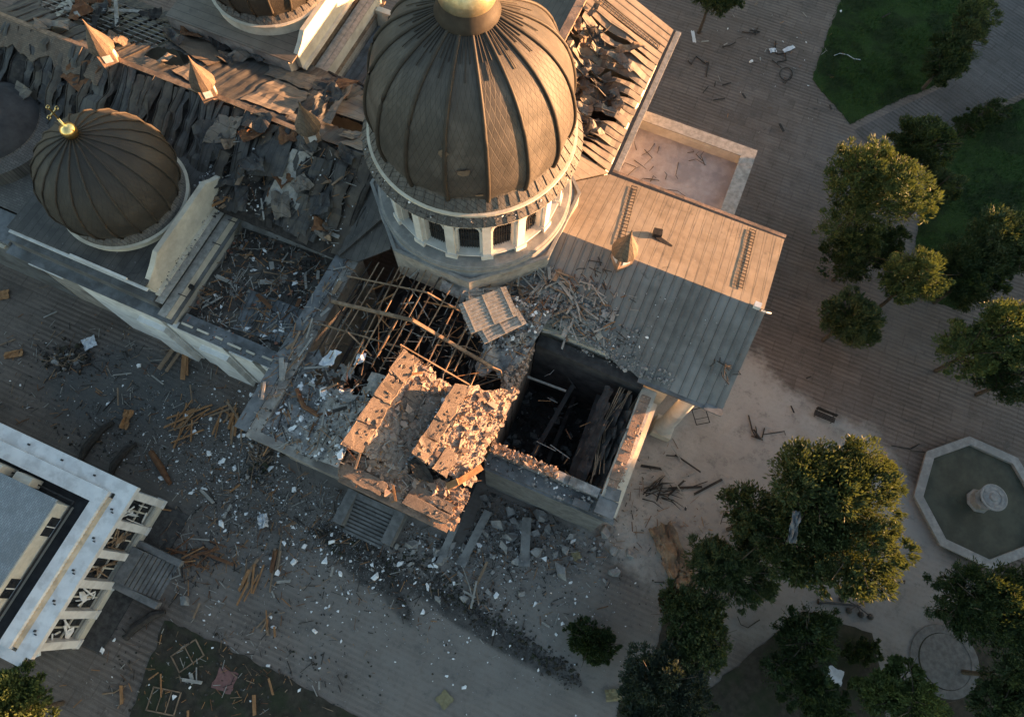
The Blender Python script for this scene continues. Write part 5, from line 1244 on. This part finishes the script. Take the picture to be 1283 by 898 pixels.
rubble_field('roof_rubble', ['rubble_grey', 'rubble_grey', 'rubble_grey', 'scorch', 'scorch', 'white_chunk', 'stone'], [
    (lambda r: L2W(*Vector(deck(r.random(), r.random()*.8))), 800, .06, .36), (lambda r: L2W(*Vector(valley(.35+.65*r.random(), .3+.7*r.random()))), 900, .1, .5),
    (on(lambda u, v: plane_s(v)+.05, 7, 17, -7.3, -5.2), 500, .06, .35), (on(lambda u, v: 12.05, -8.8, -7.0, -23.8, -8), 350, .05, .25), (on(lambda u, v: 8.9, -18.9, -8.6, -16.6, -8.4), 300, .05, .2),
    (bil([(9.2, -19, 10.3), (19, -19, 10.3), (19, -17.2, 10.7), (9.2, -17.2, 10.7)]), 350, .06, .35), (on(lambda u, v: plane_s(v)+.06, 13, 24, -8, -2), 160, .04, .14),
    (lambda r: (lambda a, q: L2W(q*math.cos(a), q*math.sin(a), 23.25-(q-7.28)*1.3))(r.uniform(-2.6, .2), r.uniform(7.3, 7.62)), 160, .06, .22), (on(lambda u, v: nave_s(u, v)+.05, -20, -9, -7.5, -1.5), 200, .05, .3), (on(lambda u, v: 12.0, -20.6, -19.7, -17, -6.5), 120, .06, .3), (on(lambda u, v: 13.35, -22, -20.9, -8, -5), 90, .08, .4)], 6)
rubble_field('chapel_rubble', ['burnt', 'scorch', 'charred', 'rubble_grey'], [(on(lambda u, v: .4, 9.2, 18, -17, -8.5), 700, .2, 1.0), (on(lambda u, v: .4, -7, 8, -22, -8), 900, .2, 1.0)], 7)

# ------------------------------------------------------------------ single things lying about
def frame(name, label, cat, px, py, w, l, rot, bars, mat, z=.08, th=.1, tilt=0.0):
    p = at(px, py, z); m = MB()
    for x in (-w/2, w/2): m.bar((x, -l/2, 0), (x, l/2, 0), th, th*.7)
    for y in (-l/2, l/2): m.bar((-w/2-th/2, y, 0), (w/2+th/2, y, 0), th, th*.7)
    for b in bars: m.bar((-w/2, b*l/2, .01), (w/2, b*l/2, .01), th*.7, th*.5)
    o = m.build(name, M[mat], None, loc=p, rz=rot); o.rotation_euler = (tilt, 0, rot); return tag(o, label, cat)
frame('window_frame', 'ladder like wooden window frame on the soil bed, the one turned like a diamond', 'window frame', 235, 821, 1.5, 2.2, -.95, (.1,), 'wood')
frame('window_frame', 'wooden window frame with two bars at the lower edge of the soil bed', 'window frame', 205, 878, 1.7, 2.3, -1.75, (-.3, .35), 'wood')
frame('window_frame', 'empty wooden frame lying by the end of the pavilion steps', 'window frame', 208, 718, 1.2, 2.3, -1.2, (), 'wood_grey', tilt=.1)
frame('table_frame', 'bare metal table frame on the sand behind the white column', 'metal frame', 878, 521, 1.3, 1.5, .2, (-.3,), 'charred', .3, .07)
def bent(name, label, cat, pts, r_, mat, z=.1):
    P = [at(*p, z) for p in pts]; c = P[0].copy(); m = MB(); m.tube([q-c for q in P], r_, 6); o = m.build(name, M[mat], None, loc=c); return tag(o, label, cat)
bent('bent_pipe', 'pale bent metal pipe on the paving under the pavilion corner', 'pipe', [(128, 869), (143, 867), (158, 858), (151, 866), (156, 874), (147, 887)], .06, 'wood')
bent('twisted_rod', 'dark twisted metal rods making a W shape on the sand', 'metal rod', [(938, 520), (943, 540), (948, 549), (947, 534), (949, 548), (955, 548), (958, 536)], .06, 'charred')
bent('twisted_rod', 'thin straight rod with hooked end beside the W shaped rods', 'metal rod', [(957, 544), (983, 540), (984, 545)], .04, 'charred')
bent('broken_chair', 'black angular metal frame like a broken chair on the north plaza', 'metal frame', [(862, 76), (866, 81), (872, 71), (884, 80), (888, 78), (885, 96)], .07, 'charred')
bent('metal_strip', 'thin black curved metal strip near the white plank on the north plaza', 'metal strip', [(905, 59), (915, 57), (922, 53)], .05, 'charred')
bent('broken_chair', 'broken black chair frame beside the pale sheets on the north plaza', 'metal frame', [(972, 52), (971, 66), (975, 68), (984, 67), (985, 76), (974, 78)], .07, 'charred')
bent('metal_bars', 'tangled black bars above the broken chair frame', 'metal bars', [(930, 40), (944, 42), (950, 34), (946, 44), (952, 40), (940, 38)], .06, 'charred')
bent('metal_ring', 'dark metal hoop lying on the paving near the lawn corner', 'hoop', [(985+8*math.cos(a*.42), 93+8*math.sin(a*.42)) for a in range(16)]+[(984, 104)], .05, 'charred')
bent('wire', 'thin pale wire on the northern lawn', 'wire', [(1045, 70), (1052, 67), (1062, 69), (1070, 74), (1078, 75)], .04, 'sheet')
bent('wire', 'curved dark cable on the path below the spiky tree', 'cable', [(924, 772), (928, 782), (937, 786), (952, 776)], .04, 'charred')
bent('branch', 'bare dark branch on the pale ground beside the fountain rim', 'branch', [(1185, 712), (1197, 720), (1210, 728), (1200, 718), (1207, 709)], .05, 'charred')
bent('branch', 'bare forked branch touching the fountain rim from above', 'branch', [(1117, 558), (1140, 562), (1152, 556), (1140, 564), (1158, 566)], .05, 'charred')
bent('branch', 'small dark branch lying below the biggest tree', 'branch', [(1110, 731), (1124, 730), (1134, 727), (1133, 731)], .05, 'charred')
def flat(name, label, cat, px, py, w, l, rot, mat, z=.06, th=.06, bumpy=.06, seed=0, n=5, tilt=(0, 0)):
    p = at(px, py, z); m = MB()
    m.grid(lambda s, t_: (w*(s-.5)+.1*w*nz(s*3, t_*3, seed+2), l*(t_-.5)+.1*l*nz(s*3, t_*3, seed+5), bumpy*(1+nz(s*3.3, t_*3.3, seed))), n, n, th)
    o = m.build(name, M[mat], None, loc=p); o.rotation_euler = (tilt[0], tilt[1], rot); return tag(o, label, cat)
flat('board', 'dusty red board on the soil bed', 'board', 282, 852, 1.7, 1.6, -.3, 'red_cloth', bumpy=.02)
flat('board', 'mossy yellow board at the bottom of the grey plaza', 'board', 557, 876, 1.1, 1.1, .8, 'yellow', bumpy=.02)
flat('board', 'pale blue board on the brown bed by the bottom trees', 'board', 1046, 846, 1.3, 1.2, -.4, 'sheet', bumpy=.03)
flat('torn_bag', 'dull yellow sack at the foot of the bluish tree', 'sack', 768, 870, 1.3, .9, .1, 'yellow', bumpy=.2, seed=3)
flat('torn_bag', 'yellowish scrap on the dust right of the fallen beams', 'scrap', 722, 696, .7, .7, .5, 'yellow', bumpy=.12, seed=4)
flat('plastic_sheet', 'crumpled pale plastic sheet on the sooty plaza west of the steps', 'plastic sheet', 331, 653, .8, 1.2, .2, 'sheet', bumpy=.45, seed=6, n=12)
flat('plastic_sheet', 'grey plastic scrap near the rubbish heap on the sooty paving', 'plastic sheet', 113, 430, 1.2, 1.2, .5, 'sheet', bumpy=.2, seed=7, n=8)
flat('plastic_sheet', 'small torn pale sheet on the north plaza by the lawn', 'plastic sheet', 988, 62, 1.5, .5, .5, 'sheet', bumpy=.12, seed=8)
flat('plastic_sheet', 'pale glassy scrap left of the torn sheet by the lawn', 'plastic sheet', 968, 64, .8, .6, .1, 'sheet', bumpy=.12, seed=9)
flat('white_plank', 'clean white plank alone on the banded north plaza', 'plank', 869, 46, .38, 1.7, .05, 'white_paint', bumpy=.01)
flat('sheet_caught_in_tree', 'twisted white plastic strip caught in the biggest tree', 'plastic strip', 993, 660, .6, 2.3, -.35, 'zinc', z=12.1, bumpy=.35, seed=12, n=10)
flat('rusty_sheet', 'rust brown crumpled metal grid by the trees, the long one', 'metal sheet', 838, 688, 2.2, 4.4, .35, 'wood', bumpy=.5, seed=13, n=14)
flat('rusty_sheet', 'small rust brown metal sheet below the long crumpled one', 'metal sheet', 857, 727, 1.8, 1.5, .2, 'wood', bumpy=.45, seed=14, n=10)
flat('paper_heap', 'orange rag on the sooty paving, the bigger one at the frame edge', 'rag', 18, 444, 1.7, .7, .2, 'wood_orange', bumpy=.15, seed=15)
flat('paper_heap', 'orange rag by the church wall at the frame edge', 'rag', 4, 370, 1.2, 1.0, .2, 'wood_orange', bumpy=.12, seed=16)
flat('rag', 'tan and rust coloured rag heap between lath pile and charred beams', 'rag', 160, 526, .8, 1.8, -.1, 'wood_orange', bumpy=.3, seed=17, n=8)
for px, py, L, w, rot, lab in ((118, 549, 4.2, .8, .95, 'charred curved beam by the pavilion corner, the longer one'), (151, 572, 3.4, .75, .95, 'charred curved beam by the pavilion corner, the shorter one'), (180, 778, 3.6, .8, .55, 'charred log on the paving below the pavilion steps')):
    p = at(px, py, .25); m = MB(); m.tube([(-L/2, -.5, 0), (-L/4, -.1, .05), (L/4, .05, .1), (L/2, -.25, 0)], [w*.3, w*.5, w*.45, w*.25], 7); o = m.build('charred_beam', M['charred'], None, loc=p, rz=rot); tag(o, lab, 'beam')
a, b = at(189, 566, .25), at(213, 606, .25); m = MB(); m.tube([(0, 0, 0), (b-a)*.5+Vector((.1, 0, .1)), b-a], [.26, .3, .2], 8); tag(m.build('log', M['rust'], None, loc=a), 'reddish brown log north of the pavilion corner', 'log')
p = at(232, 752, .1); m = MB(); m.chunk((0, 0, 0), (1.1, .9, .5), random.Random(4)); tag(m.build('boulder', M['stone'], None, loc=p), 'round grey stone by the pavilion steps', 'stone')
# toppled park bench
p = at(1031, 522, .1); B = thing('park_bench', 'toppled dark park bench on the edge of the sand', 'bench', p, -.42)
m = MB()
for k in range(4): m.bar((-1.0, -.3+k*.14, .42), (1.0, -.3+k*.14, .42), .11, .05)
part(m, 'seat', 'charred', B)
m = MB()
for k in range(3): m.bar((-1.0, .3+k*.03, .55+k*.15), (1.0, .3+k*.03, .55+k*.15), .05, .11)
part(m, 'backrest', 'charred', B)
for x in (-.8, .8):
    m = MB(); m.bar((x, -.3, 0), (x, -.28, .42), .07); m.bar((x, .28, 0), (x, .4, .95), .07); m.bar((x, -.3, .38), (x, .3, .38), .07); part(m, 'leg', 'dark_metal', B)
# fallen street lamp with a cluster of globes
p = at(1060, 757, .15); LP = thing('street_lamp', 'fallen black street lamp with five globes on the grey path', 'lamp', p, -.05)
m = MB(); m.tube([(-2.2, .1, 0), (0, 0, .05), (1.2, -.1, .1)], [.11, .09, .07], 8); m.tube([(-2.4, .12, 0), (-2.1, .1, 0)], [.25, .2], 8); part(m, 'pole', 'dark_metal', LP)
for dx, dy in ((1.9, .5), (1.2, -.75), (2.0, -.9), (.2, -.5), (-.3, .45)):
    m = MB(); m.tube([(.9, -.05, .1), (dx*.7+.2, dy*.7, .2), (dx, dy, .15)], .05, 6); part(m, 'arm', 'dark_metal', LP)
    m = MB(); m.lathe([(.05, -.24), (.2, -.18), (.27, 0), (.2, .18), (.05, .24)], 14, (dx, dy)); part(m, 'globe', 'dark_metal', LP, smooth=True)
# tangle on the fountain side, dead branches
p = at(820, 618, .1); m = MB(); r = random.Random(9)
for k in range(18):
    a = r.uniform(-.6, .9); L = r.uniform(1.2, 2.8); s = Vector((r.uniform(-1.2, .8), r.uniform(-.6, .6), r.uniform(0, .3))); m.tube([s, s+Vector((math.cos(a)*L*.5, math.sin(a)*L*.5+.15, .35)), s+Vector((math.cos(a)*L, math.sin(a)*L, .05))], [.06, .05, .02], 5)
tag(m.build('brushwood', M['charred'], None, loc=p), 'heap of dead brushwood at the chapel corner', 'brushwood')
p = at(86, 452, .05); m = MB()
for k in range(70): m.chunk((r.gauss(0, .9), r.gauss(0, .5), r.uniform(.05, .3)), (r.uniform(.2, .7),)*3, r, r.randrange(3), .6)
for k in range(26):
    a = r.uniform(0, 6.3); q = Vector((r.gauss(0, .8), r.gauss(0, .5), .3)); m.bar(q, q+Vector((math.cos(a), math.sin(a), r.uniform(-.1, .3)))*r.uniform(.5, 1.4), .06, .05, 3)
tag(m.build('rubbish_heap', [M['scorch'], M['soil'], M['rubble_grey'], M['wood']], None, loc=p), 'mixed dark rubbish heap on the sooty paving below the white buttress', 'rubbish heap')
p = at(327, 575, .05); m = MB()
for k in range(80): m.chunk((r.gauss(0, .7), r.gauss(0, 1.3), r.uniform(.05, .3)), (r.uniform(.15, .5),)*3, r, r.randrange(3), .6)
for k in range(46):
    a = r.gauss(1.6, .7); q = Vector((r.gauss(0, .5), r.gauss(0, .9), .3)); m.bar(q, q+Vector((math.cos(a), math.sin(a), r.uniform(-.1, .2)))*r.uniform(.6, 1.6), .05, .04, 3)
tag(m.build('rubbish_heap', [M['soil'], M['scorch'], M['rubble_grey'], M['wood']], None, loc=p), 'straw brown heap of laths and earth left of the ruin corner', 'rubbish heap')
# torn metal sheets hanging into the roofless chapel
for k in range(9):
    u = 15.4+k*.28; v = -9.2-(k % 3)*1.3; L = 3.2+(k*7 % 5)*.8
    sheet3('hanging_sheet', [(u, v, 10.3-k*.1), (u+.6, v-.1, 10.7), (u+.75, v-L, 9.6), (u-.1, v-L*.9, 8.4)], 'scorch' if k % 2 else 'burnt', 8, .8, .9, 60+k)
for k in range(8):
    m = MB(); r2 = random.Random(k); m.tube([(17.6-r2.uniform(0, 1.2), -9, 10.8), (17.2-r2.uniform(0, 1), -12.5+r2.uniform(-1, 1), 9.8), (17.3+r2.uniform(-.4, .5), -16.2+r2.uniform(-.8, .8), 10.2)], .035, 5); part(m, 'hanging_wire', 'wood')
# vents and a dark tangle on the east roof, scrap on the chapel roof
p = L2W(14.6, 3.0, plane_n(3.0)+.05); m = MB(); m.box((0, 0, .25), (.7, .6, .5), .2); m.box((.7, -.5, .12), (1.5, .35, .24), -.3); tag(m.build('roof_vent_box', M['charred'], None, loc=p, rz=ANG), 'dark broken box on the sunlit roof slope above the cone turret', 'box')
for i, (u, v, nn, lab) in enumerate(((11.0, -2.2, 10, 'dark tangle of wire on the shaded roof below the cone turret'), (23.2, -5.4, 9, 'black scorched wire tangle near the shaded gable corner'))):
    m = MB(); r2 = random.Random(i); z0 = plane_s(v)+.12
    for k in range(nn):
        q = Vector((r2.gauss(0, .5), r2.gauss(0, .6), r2.uniform(0, .2))); a = r2.uniform(0, 6.3); e = q+Vector((math.cos(a), math.sin(a), 0))*r2.uniform(.4, 1.2); m.tube([q, (q+e)/2+Vector((r2.gauss(0, .2), r2.gauss(0, .2), .15)), e], .04, 5)
    tag(m.build('wire_tangle', M['charred'], None, loc=L2W(u, v, z0), rz=ANG), lab, 'wire')
m = MB(); r2 = random.Random(5)
for k in range(18):
    q = Vector((r2.uniform(9.8, 16.5), r2.uniform(11.5, 17.0), 7.72)); a = r2.uniform(0, 6.3); e = q+Vector((math.cos(a), math.sin(a), 0))*r2.uniform(.6, 2.0); m.tube([q, (q+e)/2+Vector((r2.gauss(0, .3), r2.gauss(0, .3), .1)), e], [.035, .03, .015], 5)
o = m.build('fallen_twigs', M['bark'], None, loc=(OX, OY, 0), rz=ANG); o['kind'] = 'stuff'
m = MB(); m.box((0, 0, .1), (1.2, .9, .2)); tag(m.build('insulation_board', M['peach_plaster'], None, loc=L2W(13.2, 10.0, 7.67), rz=ANG+.1), 'pale square board on the parapet walled flat roof', 'board')
# more wreckage on the roof between the nave ridge and the drum
r = random.Random(91)
for k in range(16):
    u, v = r.uniform(-21, -9.5), r.uniform(-7.5, -1.2); a = r.uniform(0, PI); w, l = r.uniform(.8, 1.8), r.uniform(1.2, 2.8); z = nave_s(u, v)+.35
    c_, s_ = math.cos(a), math.sin(a)
    P = [(u+(x*c_-y*s_), v+(x*s_+y*c_), z+r.uniform(-.3, .5)+(y if False else 0)) for x, y in ((-w/2, -l/2), (w/2, -l/2), (w/2, l/2), (-w/2, l/2))]
    sheet3('torn_sheet', P, r.choice(['nave_metal', 'nave_metal', 'scorch', 'wood', 'roof_metal_v', 'rust']), 7, .5, 1.0, 100+k, .04)
for k in range(18):
    u, v = r.uniform(-44, -10), r.uniform(-.2, 7.0); a = r.uniform(0, PI); w, l = r.uniform(.7, 1.6), r.uniform(1.0, 3.0); z = nave_n(u, v)+.3
    c_, s_ = math.cos(a), math.sin(a)
    P = [(u+(x*c_-y*s_), v+(x*s_+y*c_), z+r.uniform(-.3, .6)) for x, y in ((-w/2, -l/2), (w/2, -l/2), (w/2, l/2), (-w/2, l/2))]
    sheet3('torn_sheet', P, r.choice(['nave_metal', 'nave_metal', 'charred', 'rust', 'roof_metal_v', 'tile']), 7, .55, 1.0, 130+k, .04)
for k in range(34):
    u, v = r.uniform(1.0, 6.8), r.uniform(9.2, 22); a = r.uniform(0, PI); w, l = r.uniform(.5, .9), r.uniform(1.2, 3.2); z = nz_roof(u, v)+.4
    c_, s_ = math.cos(a), math.sin(a)
    P = [(u+(x*c_-y*s_), v+(x*s_+y*c_), z+r.uniform(-.4, .7)) for x, y in ((-w/2, -l/2), (w/2, -l/2), (w/2, l/2), (-w/2, l/2))]
    sheet3('torn_sheet', P, r.choice(['roof_metal_v', 'roof_metal_v', 'roof_metal_v', 'wood', 'charred']), 7, .5, 1.1, 160+k, .04)
roof_bundle(-21, -9.5, -7.5, -1.2, 14, lambda u, v: nave_s(u, v)+.1, .6, 2.2, ['wood', 'wood_grey', 'charred', 'rust'], 'splintered board among the torn sheets on the nave roof by the drum', 'boards on the nave roof')
rubble_field('roof_rubble', ['scorch', 'rubble_grey', 'scorch', 'white_chunk'], [(on(lambda u, v: nave_s(u, v)+.06, -21, -9, -7.8, -1.2), 900, .05, .3)], 17)
# grass on the lawns
def inside(P, x, y):
    c = False; j = len(P)-1
    for i in range(len(P)):
        if (P[i].y > y) != (P[j].y > y) and x < (P[j].x-P[i].x)*(y-P[i].y)/(P[j].y-P[i].y)+P[i].x: c = not c
        j = i
    return c
r = random.Random(15); m = MB()
for L in LAWNS[:2]:
    P = [at(*p) for p in L]; xs = [p.x for p in P]; ys = [p.y for p in P]
    for _ in range(26000):
        x, y = r.uniform(min(xs)-.3, min(max(xs), 68)), r.uniform(min(ys)-.3, min(max(ys), 72))
        if not inside(P, x+r.gauss(0, .15), y+r.gauss(0, .15)): continue
        a = r.uniform(0, 6.3); h = r.uniform(.08, .3)*(1+nz(x*.2, y*.2, 2)); dx, dy = math.cos(a), math.sin(a)
        m.add([(x-dy*.05, y+dx*.05, .04), (x+dy*.05, y-dx*.05, .04), (x+dx*.16, y+dy*.16, .04+h)], [(0, 1, 2)])
o = m.build('grass', M['blade']); o['kind'] = 'stuff'
# splinters, laths and grit too many to count
def splinters(name, mats, gens, seed):
    r = random.Random(seed); m = MB()
    for gen, n, L0, L1, w in gens:
        for _ in range(n):
            p = gen(r)
            if p is None: continue
            a = r.uniform(0, 6.3); L = L0+(L1-L0)*r.random()**2; q = Vector(p)+Vector((0, 0, .05+r.random()*.12)); e = q+Vector((math.cos(a)*L, math.sin(a)*L, r.uniform(-.06, .1)*L))
            e.z = max(e.z, .04); m.bar(q, e, w*r.uniform(.5, 1.3), w*.6, r.randrange(len(mats)))
    o = m.build(name, [M[k] for k in mats]); o['kind'] = 'stuff'; return o
splinters('splinters', ['wood', 'wood_grey', 'charred', 'wood_orange', 'rust', 'charred'], [(gpx(330, 620, 100, 60), 700, .2, 1.3, .05), (gpx(480, 700, 120, 50), 420, .15, 1.0, .05), (gpx(120, 480, 90, 45), 420, .2, 1.2, .05), (gpx(640, 680, 80, 40), 260, .2, 1.2, .06), (gpx(290, 840, 80, 35), 320, .15, 1.0, .05), (gpx(250, 700, 40, 25), 200, .2, 1.4, .06), (gpx(800, 640, 60, 40), 160, .2, 1.2, .05), (gpx(960, 80, 70, 60), 60, .2, .9, .05)], 61)
splinters('splinters', ['wood', 'wood_grey', 'charred', 'wood_orange', 'rust', 'wood_grey'], [(on(lambda u, v: 8.95+.1, -18.9, -8.6, -16.8, -8.0), 520, .2, 1.5, .06), (on(lambda u, v: nave_s(u, v)+.05, -21, -9, -7.8, -1.2), 260, .2, 1.4, .05),
    (lambda r: L2W(*Vector(deck(r.random(), r.random()*.9))), 300, .2, 1.4, .06), (lambda r: L2W(*Vector(valley(.35+.65*r.random(), .3+.7*r.random()))), 260, .2, 1.2, .06), (on(lambda u, v: plane_s(v)+.05, 6, 15, -7.2, -3.2), 220, .2, 1.4, .06),
    (bil(S1), 160, .15, .8, .05), (bil(S2), 160, .15, .8, .05), (bil(S3), 160, .15, .9, .06), (on(lambda u, v: 12.05, -8.7, -7.0, -23, -8.2), 160, .2, 1.2, .05), (on(lambda u, v: sarm(u)-1.6, -6.5, 6.5, -17, -9), 260, .3, 1.8, .045), (on(lambda u, v: 8.6, 9.5, 17.8, -16.8, -9), 30, .5, 2, .06)], 62)
rubble_field('aisle_debris', ['ash', 'ash', 'ash', 'ash', 'scorch', 'brick', 'rubble_grey'], [(on(lambda u, v: 8.75+.35*nz(u*.4, v*.4, 2), -19, -8.5, -16.9, -7.0), 1700, .06, .5), (on(lambda u, v: 9.3, -18.9, -8.5, -18.3, -16.8), 260, .05, .3), (on(lambda u, v: 9.5, -18.9, -8.5, -7.8, -6.9), 260, .06, .4)], 63)
rubble_field('grit', ['scorch', 'rubble_grey', 'soil', 'rubble_grey', 'stone'], [(gpx(420, 640, 80, 34), 3500, .04, .16), (gpx(540, 690, 90, 36), 3000, .04, .16), (gpx(300, 570, 50, 45), 2600, .04, .18), (gpx(640, 660, 55, 30), 1800, .04, .2), (gpx(170, 500, 90, 50), 1500, .04, .16)], 64)
# scorched curved beam and a torn flap on the rubble deck
m = MB(); m.tube([L for L in (Vector((-6.2, -19.6, 12.0)), Vector((-5.0, -20.6, 12.1)), Vector((-3.6, -20.8, 12.3)), Vector((-2.4, -20.2, 12.6)))], [.16, .2, .2, .14], 7); part(m, 'curved_beam', 'rust')
sheet3('torn_flap', [(-5.2, -17.4, 13.0), (-4.2, -17.2, 13.4), (-4.0, -15.9, 13.6), (-5.0, -16.0, 13.1)], 'sheet', 8, .5, 1.2, 201, .03)
sheet3('torn_flap', [(-2.6, -16.6, 13.9), (-1.9, -16.3, 14.2), (-1.9, -15.5, 14.4), (-2.6, -15.6, 14.1)], 'sheet', 8, .4, 1.2, 202, .03)
# grey lip of broken plaster and brick round the torn roof edge
rubble_field('roof_rubble', ['rubble_grey', 'stone', 'rubble_grey', 'wood_grey'], [(on(lambda u, v: plane_s(v)+.08, 5.5, 13.5, -6.9, -4.4), 420, .12, .7), (on(lambda u, v: plane_s(v)+.06, 12, 20, -8.1, -7.0), 260, .08, .4)], 71)
splinters('splinters', ['wood_grey', 'wood_grey', 'wood'], [(on(lambda u, v: plane_s(v)+.12, 5.2, 12.5, -6.8, -3.4), 150, .6, 2.2, .11)], 72)
